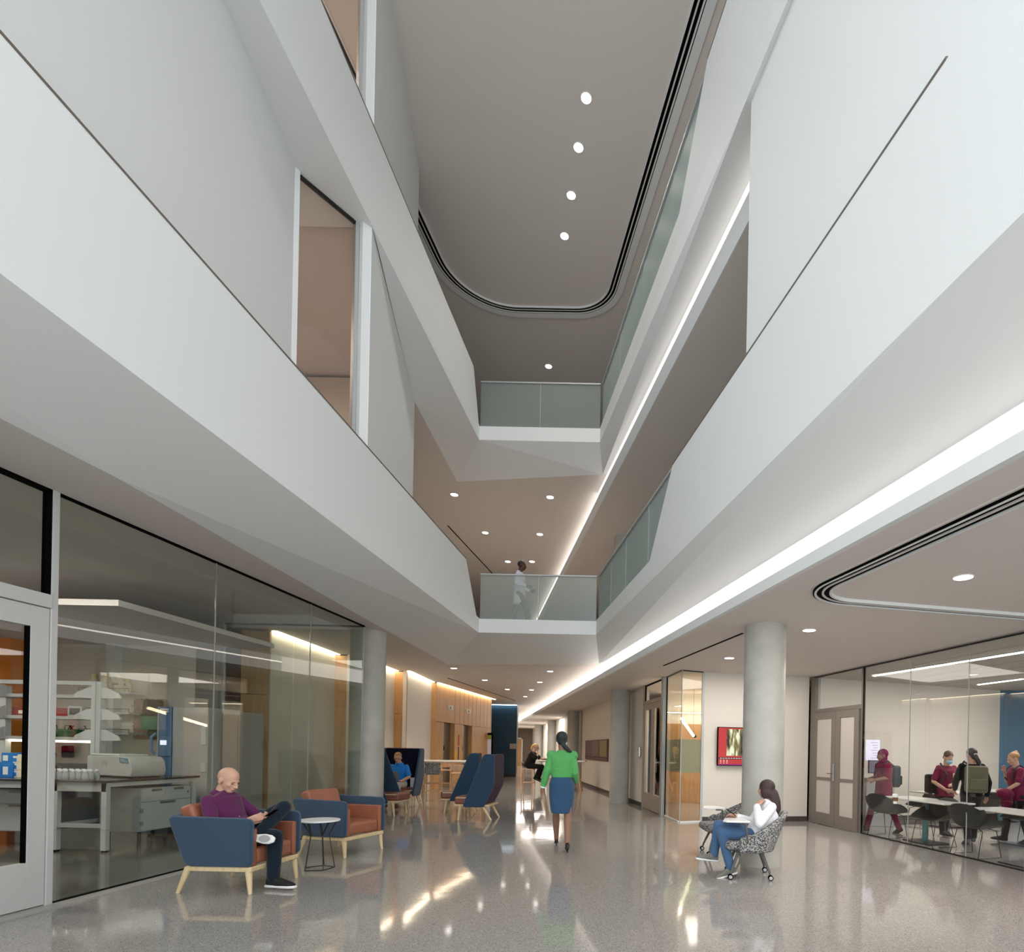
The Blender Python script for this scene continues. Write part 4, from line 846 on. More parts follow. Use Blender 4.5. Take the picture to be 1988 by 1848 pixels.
def cab(x0, x1, y0, y1, z0, z1, label, split, face='x', doors=1):
    t = thing('base_cabinet', label, 'cabinet')
    MB().b2((x0, y0, z0), (x1, y1, z1)).build('body', M['labgreyd'], t, bevel=.003)
    if face == 'x':
        d = MB().b2((x1, y0 + .01, split + .005), (x1 + .018, y1 - .01, z1 - .02)).build('drawer', M['labgrey'], t, bevel=.002)
        for yy in (y0 + .28 * (y1 - y0), y0 + .72 * (y1 - y0)): MB().b2((x1 + .018, yy - .08, z1 - .05), (x1 + .03, yy + .08, z1 - .02)).build('pull', M['steel'], d)
        MB().cyl((0, 0), .012, 0, .012, 10).build('lock', M['steel'], d, loc=(x1 + .02, y1 - .07, z1 - .1)).rotation_euler = (0, PI / 2, 0)
        d = MB().b2((x1, y0 + .01, z0 + .01), (x1 + .018, y1 - .01, split - .005)).build('door', M['labgrey'], t, bevel=.002)
        MB().b2((x1 + .018, (y0 + y1) / 2 - .13, split - .04), (x1 + .03, (y0 + y1) / 2 + .13, split - .008)).build('pull', M['steel'], d)
        for zz in (z0 + .12, split - .12): MB().b2((x1 - .01, y0 - .004, zz - .03), (x1 + .02, y0 + .03, zz + .03)).build('hinge', M['greige'], d)
    else:
        n = doors
        for k in range(n):
            a, c = x0 + (x1 - x0) * k / n, x0 + (x1 - x0) * (k + 1) / n
            d = MB().b2((a + .005, y0 - .018, split + .005), (c - .005, y0, z1 - .02)).build('drawer', M['labgrey'], t, bevel=.002); MB().b2(((a + c) / 2 - .1, y0 - .03, z1 - .05), ((a + c) / 2 + .1, y0 - .018, z1 - .02)).build('pull', M['steel'], d)
            d = MB().b2((a + .005, y0 - .018, z0 + .01), (c - .005, y0, split - .005)).build('door', M['labgrey'], t, bevel=.002); MB().b2(((a + c) / 2 - .1, y0 - .03, split - .04), ((a + c) / 2 + .1, y0 - .018, split - .01)).build('pull', M['steel'], d)
    for xx in (x0 + .07, x1 - .07):
        for yy in (y0 + .07, y1 - .07): MB().cyl((xx, yy), .022, 0, z0, 10).build('castor', M['dark'], t)
    return t
cab(-7.80, -7.22, 8.02, 8.88, .20, .82, 'white rolling cabinet with one drawer and a door under the grey bench machine', .62)
cab(-9.55, -8.35, 7.75, 8.8, .22, .80, 'grey cabinet under the long bench behind the glass door', .6, 'y', 2)
# tall shelf carrier over the benches
t = thing('shelf_carrier', 'grey laboratory shelf carrier with three levels on winged brackets', 'shelving')
ux, uy = -8.52, 8.72
MB().b2((ux - .07, uy - .05, BZ), (ux + .07, uy + .05, 2.39)).build('upright', M['labgrey'], t, bevel=.004)
MB().b2((ux - .002, uy - .052, BZ), (ux + .002, uy - .05, 2.39)).build('slot_line', M['greige'], t)
lv = (1.53, 1.85, 2.18)
for z in lv:
    for s in (-1, 1):
        MB().extr([(ux + s * .07, uy - .03, z - .05), (ux + s * .07, uy - .03, z + .12), (ux + s * .15, uy - .03, z + .115), (ux + s * .33, uy - .03, z + .03), (ux + s * .37, uy - .03, z - .04)], (0, .02, 0)).build('bracket', M['labgrey'], t)
    MB().b2((-12.6, uy - .02, z - .05), (ux - .30, uy + .25, z)).build('shelf', M['labgreyd'], t)
MB().b2((-12.6, uy - .04, 2.33), (ux - .07, uy + .04, 2.39)).build('top_beam', M['labgrey'], t)
for x in (-10.0, -11.4, -12.55):
    MB().b2((x - .05, uy + .0, BZ), (x + .05, uy + .08, 2.3)).build('upright', M['labgrey'], t)
    for z in lv: MB().extr([(x + .02, uy - .28, z - .045), (x + .02, uy - .28, z + .01), (x + .02, uy + .0, z + .15), (x + .02, uy + .0, z - .05)], (.02, 0, 0)).build('bracket', M['labgrey'], t)
MB().b2((-12.5, uy + .05, lv[0] - .085), (ux - .15, uy + .11, lv[0] - .052)).build('task_light', glow('task_lens', (1, .86, .66), 5.), t)
# centrifuge-like bench machine
t = thing('benchtop_centrifuge', 'boxy grey benchtop machine with a sloped control panel', 'laboratory machine')
t.location = (-7.72, 8.36, BZ); t.rotation_euler = (0, 0, -.30); BZs = BZ; BZ = 0.
mx0, mx1, my0, my1 = -.50, .46, -.22, .22
b = MB(); prof = [(mx0, BZ + .02), (mx1 - .03, BZ + .02), (mx1, BZ + .10), (mx1 - .03, BZ + .24), (mx1 - .10, BZ + .30), (mx1 - .30, BZ + .31), (mx0, BZ + .30)]
b.extr([(x, my0, z) for x, z in prof], (0, my1 - my0, 0)); b.build('body', M['labgreyd'], t, bevel=.012, seg=3)
MB().b2((mx0 + .02, my0 + .03, BZ + .305), (mx1 - .33, my1 - .03, BZ + .335)).build('lid', M['labgrey'], t, bevel=.012)
MB().extr([(mx1 - .245, my0 - .006, BZ + .215), (mx1 - .06, my0 - .006, BZ + .205), (mx1 - .085, my0 - .006, BZ + .28), (mx1 - .26, my0 - .006, BZ + .29)], (0, .01, 0)).build('control_panel', mat('panel_blue', rgb(96, 130, 150), .4), t)
MB().extr([(mx1 - .225, my0 - .010, BZ + .24), (mx1 - .13, my0 - .010, BZ + .235), (mx1 - .14, my0 - .010, BZ + .265), (mx1 - .23, my0 - .010, BZ + .27)], (0, .01, 0)).build('display', M['greige'], t)
for k in range(2):
    for j in range(4): MB().b2((mx0 + .32 + k * .07, my0 - .002, BZ + .17 + j * .018), (mx0 + .37 + k * .07, my0 + .002, BZ + .18 + j * .018)).build('vent_slot', M['greige'], t)
for x in (mx0 + .08, mx1 - .1): MB().b2((x - .04, my0 + .05, BZ), (x + .04, my1 - .05, BZ + .02)).build('foot', M['black'], t)
BZ = BZs
# bottles on the bench
proto = None
random.seed(3)
for r_ in range(3):
    for k in range(9):
        x = -7.52 - k * .085 - r_ * .03; y = 7.54 + r_ * .10 + random.uniform(-.01, .01)
        if proto is None:
            proto = thing('reagent_bottle', 'small clear bottle with a white cap among the rows on the dark bench', 'bottle', (x, y, BZ), 0, 'small clear bottles on the laboratory bench')
            MB().lathe((0, 0, 0), [(.032, 0), (.036, .01), (.036, .075), (.018, .10), (.016, .11)], 12).build('glass_body', M['glassy'], proto, smooth=True); MB().lathe((0, 0, 0), [(.02, .108), (.02, .135), (.0, .136)], 10).build('cap', M['whitetop'], proto)
        else:
            c = copy_tree(proto); c.location = (x, y, BZ); c.rotation_euler.z = random.random()
# boxes behind the door
M['boxblue'] = mat('blue_carton', rgb(28, 118, 200), .5); M['boxcream'] = mat('cream_carton', rgb(238, 226, 196), .55); M['boxwhite'] = mat('white_carton', rgb(232, 236, 238), .5); M['boxred'] = mat('dark_red_carton', rgb(140, 36, 32), .5, var=.25, vscale=9)
def boxat(px0, py0, px1, py1, Y, m, label, grp=None, d=.16, lab=None, nm='carton', base=None):
    a, c = at(px0, py0, Y), at(px1, py1, Y); zb = c.z if base is None else base
    t = thing(nm, label, 'box', (0, 0, 0), 0, grp); MB().b2((a.x, Y, zb), (c.x, Y + d, a.z)).build('carton_body', m, t, bevel=.003)
    if lab:
        w_ = c.x - a.x; h_ = a.z - zb; MB().b2((a.x + w_ * .15, Y - .003, zb + h_ * .2), (a.x + w_ * .6, Y, zb + h_ * .75)).build('paper_label', lab, t)
    return t
yb = 7.72; bz = BZ
zc = [at(10, y_, yb).z for y_ in (1500, 1480, 1462)]
boxat(-25, 1479, 2, 1502, yb, M['boxblue'], 'blue carton at the far left edge of the laboratory bench', 'blue cartons on the bench', base=bz)
t = boxat(3, 1481, 24, 1502, yb - .02, M['boxblue'], 'blue carton with a white label, lower of the front stack', 'blue cartons on the bench', lab=M['boxwhite'], base=bz); top = at(3, 1481, yb - .02).z
boxat(3, 1461, 24, 1480.5, yb, M['boxblue'], 'blue carton with a white dot, on top of the labelled blue one', 'blue cartons on the bench', lab=M['boxwhite'], base=top + .002)
z_ = bz
for k in range(3):
    h_ = .095; a, c = at(24.5, 1490, yb), at(33, 1490, yb); q = ('lowest', 'middle', 'topmost')[k]
    t = thing('carton', 'narrow blue and white carton, %s of three on the bench' % q, 'box', (0, 0, 0), 0, 'blue and white cartons on the bench'); MB().b2((a.x, yb, z_), (c.x, yb + .15, z_ + h_)).build('carton_body', M['boxwhite'], t, bevel=.003); MB().b2((a.x, yb - .003, z_ + .02), (c.x - .01, yb, z_ + .07)).build('blue_print', M['boxblue'], t)
    a2_, c2_ = at(33.5, 1490, yb - .03), at(60, 1490, yb - .03)
    t = thing('carton', 'cream coloured carton, %s of three on the bench' % q, 'box', (0, 0, 0), 0, 'cream cartons on the bench'); MB().b2((a2_.x, yb - .03, z_ * 1.0 + k * .008), (c2_.x, yb + .14, z_ + h_ + .008 + k * .008)).build('carton_body', M['boxcream'], t, bevel=.003)
    z_ += h_ + .003
for k, (a0, a1_, lb) in enumerate(((-12.2, -11.2, 'long dark red carton at the far left of the middle shelf'), (-11.15, -10.3, 'dark red carton on the middle shelf behind the door glass'), (-9.95, -9.1, 'dark red carton at the right part of the middle shelf'))):
    t = thing('carton', lb, 'box', (0, 0, 0), 0, 'dark red cartons on the middle shelf'); MB().b2((a0, uy + .09, lv[1] + .002), (a1_, uy + .24, lv[1] + .13)).build('carton_body', M['boxred'], t, bevel=.003); MB().b2((a0 + .1, uy + .085, lv[1] + .03), (a0 + .4, uy + .09, lv[1] + .08)).build('paper_label', M['boxcream'], t)
t = thing('picture_frame', 'small grey framed box at the end of the middle shelf', 'box'); MB().b2((-9.08, uy + .08, lv[1] + .002), (-8.86, uy + .2, lv[1] + .16)).build('frame', M['labgreyd'], t); MB().b2((-9.05, uy + .075, lv[1] + .03), (-8.89, uy + .08, lv[1] + .13)).build('inset', M['base'], t)
# green wire rack with cables on the lowest shelf
t = thing('cable_tray', 'dark green tray of tangled black cables on the lowest shelf', 'tray')
MB().b2((-9.75, uy + .06, lv[0] + .002), (-8.95, uy + .24, lv[0] + .12)).build('tray', mat('dark_green_plastic', rgb(20, 74, 40), .5), t, bevel=.02)
b = MB(); random.seed(5)
for k in range(14):
    x = -9.8 + random.random() * .95; p = [Vector((x, uy + .02 + random.random() * .2, lv[0] + .02))]
    for j in range(5): p.append(p[-1] + Vector((random.uniform(-.06, .06), random.uniform(-.04, .04), (.09, .07, .0, -.07, -.06)[j])))
    b.tube(p, .006, 5)
b.build('cables', M['black'], t)
# wall behind: shelves, jugs, pegboard, cap dispenser
yw = LBY - .02
def wshelf(py, label):
    a, c = at(150, py, yw - .3), at(252, py, yw - .3)
    t = thing('wall_shelf', label, 'shelf', (0, 0, 0), 0, 'white wall shelves'); MB().b2((a.x, yw - .32, a.z - .03), (c.x, yw, a.z)).build('board', M['white'], t); MB().tube([(a.x + .02, yw - .3, a.z), (a.x + .02, yw - .3, a.z + .06), (c.x - .02, yw - .3, a.z + .06), (c.x - .02, yw - .3, a.z)], .006, 6).build('guard_rail', M['steel'], t); return a.z, a.x, c.x
zs, xa_, xb_ = wshelf(1341, 'topmost white wall shelf, under the yellow capped jugs'); wshelf(1381, 'middle white wall shelf behind the shelf carrier'); wshelf(1421, 'lowest white wall shelf behind the shelf carrier')
M['jug'] = mat('translucent_jug', rgb(226, 220, 186), .45); M['jugcap'] = mat('yellow_cap', rgb(226, 206, 120), .5)
for k, px in enumerate((182, 207, 232, 246)):
    p = at(px, 1340, yw - .17 + (.09 if k == 3 else 0)); s_ = .8 if k == 3 else 1
    t = thing('jug', ('cream jug with a yellow cap, leftmost on the topmost wall shelf', 'cream jug with a yellow cap, second on the topmost wall shelf', 'cream jug with a yellow cap and grey label, third on the topmost wall shelf', 'smaller cream jug behind the third one on the topmost wall shelf')[k], 'jug', (p.x, p.y, zs + .002), 0, 'jugs on the topmost wall shelf')
    MB().lathe((0, 0, 0), [(.082 * s_, 0), (.086 * s_, .02), (.086 * s_, .17 * s_), (.055 * s_, .24 * s_), (.045 * s_, .26 * s_)], 4 if False else 16).build('jug_body', M['jug'], t, smooth=True); MB().lathe((0, 0, 0), [(.05 * s_, .26 * s_), (.045 * s_, .32 * s_), (.0, .322 * s_)], 14).build('cap', M['jugcap'], t, smooth=True)
    MB().b2((-.05, -.094, .12), (.05, -.086, .16)).build('label_strip', M['greige'], t)
a, c = at(260, 1356, yw - .03), at(318, 1436, yw - .03)
t = thing('pegboard', 'brown drying board with pegs behind the centrifuge', 'pegboard'); MB().b2((a.x, yw - .03, c.z), (c.x, yw, a.z)).build('board', mat('pegboard_brown', rgb(168, 134, 116), .55), t)
b = MB(); 
for i in range(5):
    for j in range(6):
        x = a.x + (i + .5 + .25 * (j % 2)) * (c.x - a.x) / 5.6; z = c.z + (j + .5) * (a.z - c.z) / 6; b = MB().tube([(x, yw - .03, z), (x - .0, yw - .14, z + .06)], .008, 6); o = b.build('peg', M['wallw'], t)
def cap_bin(px, py, m, label, r=.15):
    p = at(px, py, yw - .17); t = thing('container', label, 'container', (p.x, p.y, p.z - .12)); R = MB().lathe((0, 0, 0), [(r * 1.08, 0), (r, .03), (r * .9, .26), (r * .8, .28), (0, .285)], 20).build('bucket', m, t, smooth=True); MB().lathe((0, 0, 0), [(r * 1.14, -.012), (r * 1.14, .012), (r * 1.05, .014)], 20).build('rim', m, t); return t
cap_bin(297, 1376, M['black'], 'black round container hung upside down on the pegboard'); cap_bin(294, 1402, mat('green_plastic', rgb(0, 134, 96), .45), 'green round container hung below the black one')
t = thing('container', 'small dark grey round container hung below the green one', 'container', at(299, 1424, yw - .15)); MB().ball((0, 0, 0), (.11, .08, .11), 14).build('bucket', M['greysteel'], t, smooth=True)
for px, lb in ((281, 'small tap at the sink near the pegboard'), (108, 'tall tap behind the clear bottles')):
    p = at(px, 1466, yw - .3); t = thing('tap', lb, 'tap', (p.x, p.y, .94)); MB().tube([(0, 0, 0), (0, 0, .28), (0, -.03, .32), (0, -.12, .32), (0, -.14, .27)], .012, 8).build('spout', M['chrome'], t); MB().tube([(-.09, 0, .05), (.09, 0, .05)], .012, 8).build('handle', M['chrome'], t)
t = thing('rear_counter', 'dark counter along the back wall of the laboratory', 'counter'); MB().b2((-11.2, 9.9, .88), (-8.7, 10.28, .92)).build('worktop', M['labtop'], t); MB().b2((-11.2, 10.26, .92), (-8.7, 10.28, 1.06)).build('backsplash', M['labtop'], t); MB().b2((-11.15, 9.95, .0), (-8.75, 10.28, .88)).build('body', M['labgrey'], t)
p = at(131, 1458, yw - .06); t = thing('soap_dispenser', 'black dispenser on the white wall above the dark counter', 'dispenser', p); MB().b2((-.07, -.05, -.12), (.07, .06, .10)).build('housing', M['black'], t, bevel=.02)
# tall freezer with blue door
fx0, fx1 = at(305, 1500, 9.5).x, at(417, 1500, 9.0).x
t = thing('freezer', 'tall grey laboratory freezer with a blue front', 'freezer')
zt_ = at(320, 1372, 9.3).z; fa, fb_ = at(309, 1400, 9.3).x, at(335, 1400, 9.3).x; fe = at(404, 1400, 9.3).x
MB().b2((fb_, 9.3, .06), (fe, 10.1, zt_)).build('cabinet', M['labgreyd'], t, bevel=.008)
d = MB().b2((fa, 9.28, .08), (fb_ - .004, 10.1, zt_ + .0)).build('door', mat('freezer_blue', rgb(78, 112, 150), .4), t, bevel=.012)
MB().b2((fa - .012, 9.285, .08), (fa - .002, 10.1, zt_)).build('gasket', M['labgrey'], t)
MB().b2((fb_ - .19, 9.262, at(320, 1468, 9.3).z), (fb_ + .01, 9.28, at(320, 1430, 9.3).z)).build('control_bulge', mat('freezer_blue_light', rgb(92, 124, 158), .35), d, bevel=.008)
MB().b2((fa + .06, 9.255, at(320, 1446, 9.3).z), (fa + .16, 9.262, at(320, 1437, 9.3).z)).build('touch_screen', glow('freezer_screen', (.86, .88, 1.), 1.), d)
MB().tube([(fa - .05, 9.3, 1.28), (fa - .09, 9.26, 1.34), (fa - .09, 9.26, 1.56), (fa - .05, 9.3, 1.62)], .02, 8).build('handle', mat('handle_blue', rgb(96, 136, 170), .4), d)
MB().b2((fa + .03, 9.272, zt_ - .09), (fa + .17, 9.279, zt_ - .03)).build('badge', M['boxwhite'], d); text_mesh('Thermo', .042, (fa + .10, 9.27, zt_ - .075), (PI / 2, 0, 0), mat('badge_red', rgb(196, 60, 30), .5), d)
for z0_, z1_ in ((1.45, 1.75), (1.0, 1.15), (.3, .6)): MB().b2((fe - .1, 9.285, z0_), (fe - .02, 9.30, z1_)).build('hinge', M['labgrey'], t)
MB().b2((fe - .35, 9.29, .16), (fe - .06, 9.3, .3)).build('vent', M['black'], t)
t = thing('equipment_cabinet', 'second grey cabinet beside the freezer at the end of the laboratory', 'cabinet'); MB().b2((fe + .02, 9.6, .05), (fe + .30, 10.2, zt_ - .04)).build('body', M['greige'], t, bevel=.01); MB().b2((fe + .03, 9.58, .1), (fe + .28, 9.6, zt_ - .1)).build('door', M['greige'], t)
# ------------------------------------------------------------------ classroom furniture
def ctable(loc, rz, label, L=1.5, W=.62):
    t = thing('classroom_table', label, 'table', loc, rz, 'white classroom tables'); MB().box((0, 0, .735), (L, W, .025)).build('table_top', M['whitetop'], t, bevel=.004); MB().box((0, 0, .72), (L - .01, W - .01, .006)).build('edge_band', M['stoolwood'], t)
    MB().box((0, 0, .37), (.10, .055, .70)).build('column', mat('teal_steel', rgb(78, 128, 134), .35, metal=.4) if 'teal' not in M else M['teal'], t, bevel=.008); MB().box((0, 0, .012), (.62, .44, .018)).build('base_plate', M['dark'], t, bevel=.004); return t
M['teal'] = mat('teal_steel', rgb(84, 132, 138), .35, metal=.3)
def cchair(loc, rz, label):
    t = thing('classroom_chair', label, 'chair', loc, rz, 'black shell classroom chairs')
    def fn(u, v):   # u across, v from front edge to back top
        a = (u - .5) * 2
        if v < .55: s = v / .55; y = .22 - .40 * s; z = .445 - .02 * math.sin(PI * s) + .0
        else: s = (v - .55) / .45; y = -.18 - .13 * s ** .8; z = .445 + .36 * s ** 1.2
        hw = .29 + .03 * math.sin(PI * min(1, v * 1.2)); x = a * hw * (1 - .12 * max(0, v - .8) / .2 * abs(a))
        side = abs(a) ** 4; wall = .20 * side * math.sin(PI * min(1, max(0, v) * .95 + .05)) if v < .8 else .20 * side * math.sin(PI * .81) * (1 - (v - .8) / .2)
        z += wall - .10 * max(0, (v - .85) / .15) * abs(a) ** 3; y += .10 * side * max(0, v - .5)
        return (x + math.copysign(.02 * side, a), y, z)
    MB().grid(fn, 16, 18).build('shell', M['blackshell'], t, solid=.012, smooth='all', sub=1)
    for s in (-1, 1):
        x = s * .21; MB().tube([(x * .6, .12, .43), (x, .17, .40), (x * 1.12, .25, .012), (x * 1.12, -.25, .012), (x, -.13, .40), (x * .6, -.10, .43)], .007, 6).build('sled_leg', M['wire'], t)
    MB().tube([(-.13, .12, .43), (.13, .12, .43)], .007, 6).build('cross_wire', M['wire'], t); return t
ga = math.atan2(gd.y, gd.x)
def inroom(px, py, z=0.): return on(px, py, z)
T1 = on(1783, 1638); T2 = on(1972, 1684); tg = math.atan2(bd.y, bd.x)
tr = ga + .0
ctable((T1.x + .2, T1.y + .18, 0), tr + PI / 2 - PI / 2 + .0, 'white classroom table nearest the grey double door', 1.5)
ctable((T2.x + .25, T2.y + .1, 0), tr, 'white classroom table at the right edge of the picture', 1.5)
T3 = on(1836, 1608); ctable((T3.x + .2, T3.y + .3, 0), tg, 'white table behind the masked student', 1.5); T4 = on(1921, 1600); ctable((T4.x + .6, T4.y + .6, 0), tg, 'white table beside the blue classroom wall', 1.5)
for (px, py), r, lb in (((1722, 1624), -PI / 2 + .5, 'black chair left of the paper cup, nearest the double door'), ((1812, 1642), PI / 2 + .3, 'black chair at the middle of the classroom glass'), ((1893, 1662), -PI / 2 + .4, 'black chair beside the table at the right edge'), ((1792, 1606), .5, 'black chair behind the first classroom table'), ((1905, 1612), .2, 'black chair behind the student with the backpack'), ((1985, 1640), .4, 'black chair at the far right edge of the classroom')):
    p = on(px, py); cchair((p.x, p.y, 0), r, lb)
p = on(1738, 1560, .75); t = thing('paper_cup', 'white paper coffee cup with a brown sleeve on the first classroom table', 'cup', (p.x, p.y, .7485)); MB().lathe((0, 0, 0), [(.03, 0), (.042, .13)], 18).build('cup_body', M['whitetop'], t, smooth=True); MB().lathe((0, 0, 0), [(.036, .04), (.041, .10)], 18).build('sleeve', mat('brown_sleeve', rgb(120, 84, 60), .7), t, smooth=True); MB().lathe((0, 0, 0), [(.045, .128), (.045, .14), (.036, .155), (0, .156)], 18).build('lid', M['whitetop'], t, smooth=True)
# whiteboard projection and monitor on the left classroom wall
p, q = at(1677, 1435, 12.75), at(1707, 1476, 12.85); t = thing('projection_screen', 'white projected page on the back classroom wall', 'screen')
A = CB0 - (CB1 - CB0).normalized() * .05 + Vector((.0, -.02)); 
def bwp(px): 
    lo, hi = -1., 5.
    for _ in range(40):
        m_ = (lo + hi) / 2; w_ = CB0 + bd * m_; u = CX + FP * w_.x / w_.y
        if u < px: lo = m_
        else: hi = m_
    return CB0 + bd * lo
bn = Vector((bd.y, -bd.x)); A, Bq = bwp(1680) + bn * .01, bwp(1707) + bn * .01
MB().wall(A, Bq, at(1690, 1476, A.y).z, at(1690, 1436, A.y).z, .005).build('page', mat('projected_page', rgb(214, 210, 232), .5, emit=rgb(214, 210, 232), es=.6), t)
for k in range(7): z_ = at(1690, 1441 + 5 * k, A.y).z; MB().wall(A.lerp(Bq, .35 + .1 * (k % 3)) + bn * .006, A.lerp(Bq, .85) + bn * .006, z_ - .008, z_, .002).build('text_line', mat('text_grey', rgb(150, 146, 168), .6) if k == 0 else bpy.data.materials['text_grey'], t)
p = on(1690, 1600); t = thing('lectern', 'white lectern with a monitor behind the student in the maroon headscarf', 'lectern', (p.x + .05, p.y - .15, 0)); MB().box((0, 0, .5), (.6, .45, 1.0)).build('body', M['labgrey'], t, bevel=.01); MB().box((0, -.05, 1.25), (.45, .03, .28), .2).build('monitor', M['greysteel'], t, bevel=.005); MB().box((0, -.07, 1.25), (.41, .006, .24), .2).build('monitor_screen', mat('monitor_grey_blue', rgb(130, 136, 160), .3), t); MB().box((0, 0, 1.06), (.05, .05, .12)).build('stand', M['greysteel'], t)
# ------------------------------------------------------------------ people
V = Vector
def skinm(n, c): return mat(n, c, .5, spec=.35, bump=.03, bscale=200, var=.05, vscale=14)
def cloth(n, c, b=.9, sc=14.): return mat(n, c, .85, spec=.2, bump=b, bscale=sc, sheen=.15)
M['eye'] = mat('dark_eye', (.015, .01, .008), .2); M['lip'] = mat('lip', rgb(166, 96, 86), .5)
def capsule(b, pts, rs, n=14):
    pts = [V(p) for p in pts]
    for p, r in zip(pts, rs): b.ball(p, r, 12)
    for i in range(len(pts) - 1):
        if (pts[i + 1] - pts[i]).length > 1e-4: b.tube([pts[i], pts[i + 1]], [rs[i], rs[i + 1]], n)
    return b
def loft(b, rings, n=22):
    base = len(b.v)
    for c, a, d in rings:
        for k in range(n):
            t = 2 * PI * k / n; co_, si = math.cos(t), math.sin(t)
            b.v.append(tuple(V(c) + V(a) * math.copysign(abs(co_) ** .85, co_) + V(d) * math.copysign(abs(si) ** .85, si)))
    for i in range(len(rings) - 1):
        for k in range(n): b.f.append((base + i * n + k, base + i * n + (k + 1) % n, base + (i + 1) * n + (k + 1) % n, base + (i + 1) * n + k))
    b.f.append(tuple(base + k for k in reversed(range(n)))); b.f.append(tuple(base + (len(rings) - 1) * n + k for k in range(n)))
def frame(f, u):
    f = V(f).normalized(); r = f.cross(V(u)).normalized(); u = r.cross(f).normalized(); return Matrix((r, f, u)).transposed()   # local x=right y=fwd z=up
def headmesh(b, c, R, s, ears=True):
    c = V(c); A = lambda x, y, z: c + R @ (V((x, y, z)) * s)
    sc = lambda t: tuple(q * s for q in t)
    b.ball(A(0, -.014, .028), sc((.074, .094, .086)), 20, R); b.ball(A(0, .022, -.015), sc((.061, .066, .085)), 18, R)
    b.ball(A(0, .046, -.078), sc((.036, .036, .03)), 14, R); b.ball(A(0, .02, -.055), sc((.052, .055, .045)), 14, R)
    b.ball(A(0, .078, .018), sc((.042, .011, .009)), 12, R)                       # brow
    b.tube([A(0, .084, .012), A(0, .100, -.014), A(0, .109, -.03), A(0, .090, -.038)], [.008 * s, .009 * s, .0125 * s, .009 * s], 8)
    for x in (-1, 1): b.ball(A(x * .013, .094, -.034), .009 * s, 8); b.ball(A(x * .040, .056, -.022), sc((.02, .02, .02)), 10, R)
    b.ball(A(0, .083, -.058), sc((.024, .012, .010)), 10, R)
    if ears:
        for x in (-1, 1):
            b.ball(A(x * .077, -.008, -.008), sc((.011, .02, .032)), 10, R)
def faceparts(t, c, R, s, lip=None):
    c = V(c); A = lambda x, y, z: c + R @ (V((x, y, z)) * s)
    for x in (-1, 1):
        MB().ball(A(x * .031, .079, -.002), (.011 * s, .006 * s, .0042 * s), 10, R).build('eye', M['eye'], t, smooth=True)
    MB().ball(A(0, .0935, -.0585), (.022 * s, .006 * s, .0035 * s), 10, R).build('lips', lip or M['lip'], t, smooth=True)
def hand(b, w, d, n, side, s=1., curl=.5, spread=.12):
    """w wrist, d direction of the fingers, n back of the hand normal, side +1 right / -1 left"""
    d = V(d).normalized(); n = V(n); n = (n - d * n.dot(d)).normalized(); x = d.cross(n).normalized() * side   # x points to the thumb side
    w = V(w)
    loft(b, [(w - d * .01 * s, x * .024 * s, n * .018 * s), (w + d * .03 * s, x * .035 * s, n * .016 * s), (w + d * .085 * s, x * .041 * s, n * .013 * s), (w + d * .095 * s, x * .036 * s, n * .01 * s)], 14)
    for k, (off, ln) in enumerate(((.03, .072), (.010, .08), (-.010, .074), (-.029, .058))):
        p = w + d * (.086 * s) + x * off * s; dd = (d + x * off * spread * 20 * .1).normalized(); pts = [p]; ang = 0
        for j, q in enumerate((.44, .32, .24)):
            ang += curl * (.55, .75, .6)[j]; v = dd * math.cos(ang) - n * math.sin(ang); pts.append(pts[-1] + v * ln * q * s)
        capsule(b, pts, [.0095 * s, .0088 * s, .0082 * s, .0072 * s], 8)
    p = w + d * .028 * s + x * .026 * s; v1 = (d * .75 + x * .75 - n * .35).normalized(); v2 = (d * .95 + x * .2 - n * (.3 + curl * .4)).normalized()
    capsule(b, [p, p + v1 * .035 * s, p + v1 * .035 * s + v2 * .028 * s, p + v1 * .035 * s + v2 * .052 * s], [.014 * s, .011 * s, .0095 * s, .008 * s], 8)
def torso(b, J, k, s, hip=True, low=.0, drop=0., waist=False):
    r = (J['shR'] - J['shL']).normalized(); sp = (J['chest'] - J['pelvis']).normalized(); f = sp.cross(r).normalized() * -1
    f = (r.cross(sp)).normalized(); W = lambda w: r * (w * s + k); D = lambda d: f * (d * s + k)
    pv, ch, nk = J['pelvis'], J['chest'], J['neck']
    mid = pv.lerp(ch, .45); shc = (J['shR'] + J['shL']) / 2; shw = (J['shR'] - J['shL']).length / 2
    g = J.get('belly', 1.)
    rings = []
    if drop: rings.append((pv - sp * drop + J.get('dropv', V((0, 0, 0))), W(.175), D(.13)))
    rings += [(pv - sp * .06 * s, W(.155), D(.115 * g)), (pv + sp * .04 * s, W(.152), D(.112 * g)), (mid, W(.132), D(.102 * g)), (ch, W(.150), D(.118)), (ch.lerp(shc, .6), W(.158), D(.110)), (shc - sp * .01 * s, r * (shw * .93 + k), D(.080)), (shc.lerp(nk, .28) , r * (shw * .80 + k), D(.070)), (shc.lerp(nk, .62), r * (shw * .48 + k), D(.060)), (nk, r * (.058 * s + k * .6), D(.055))]
    if waist: rings = [(pv + sp * .085 * s, W(.128), D(.098))] + rings[2:]
    loft(b, rings); return f
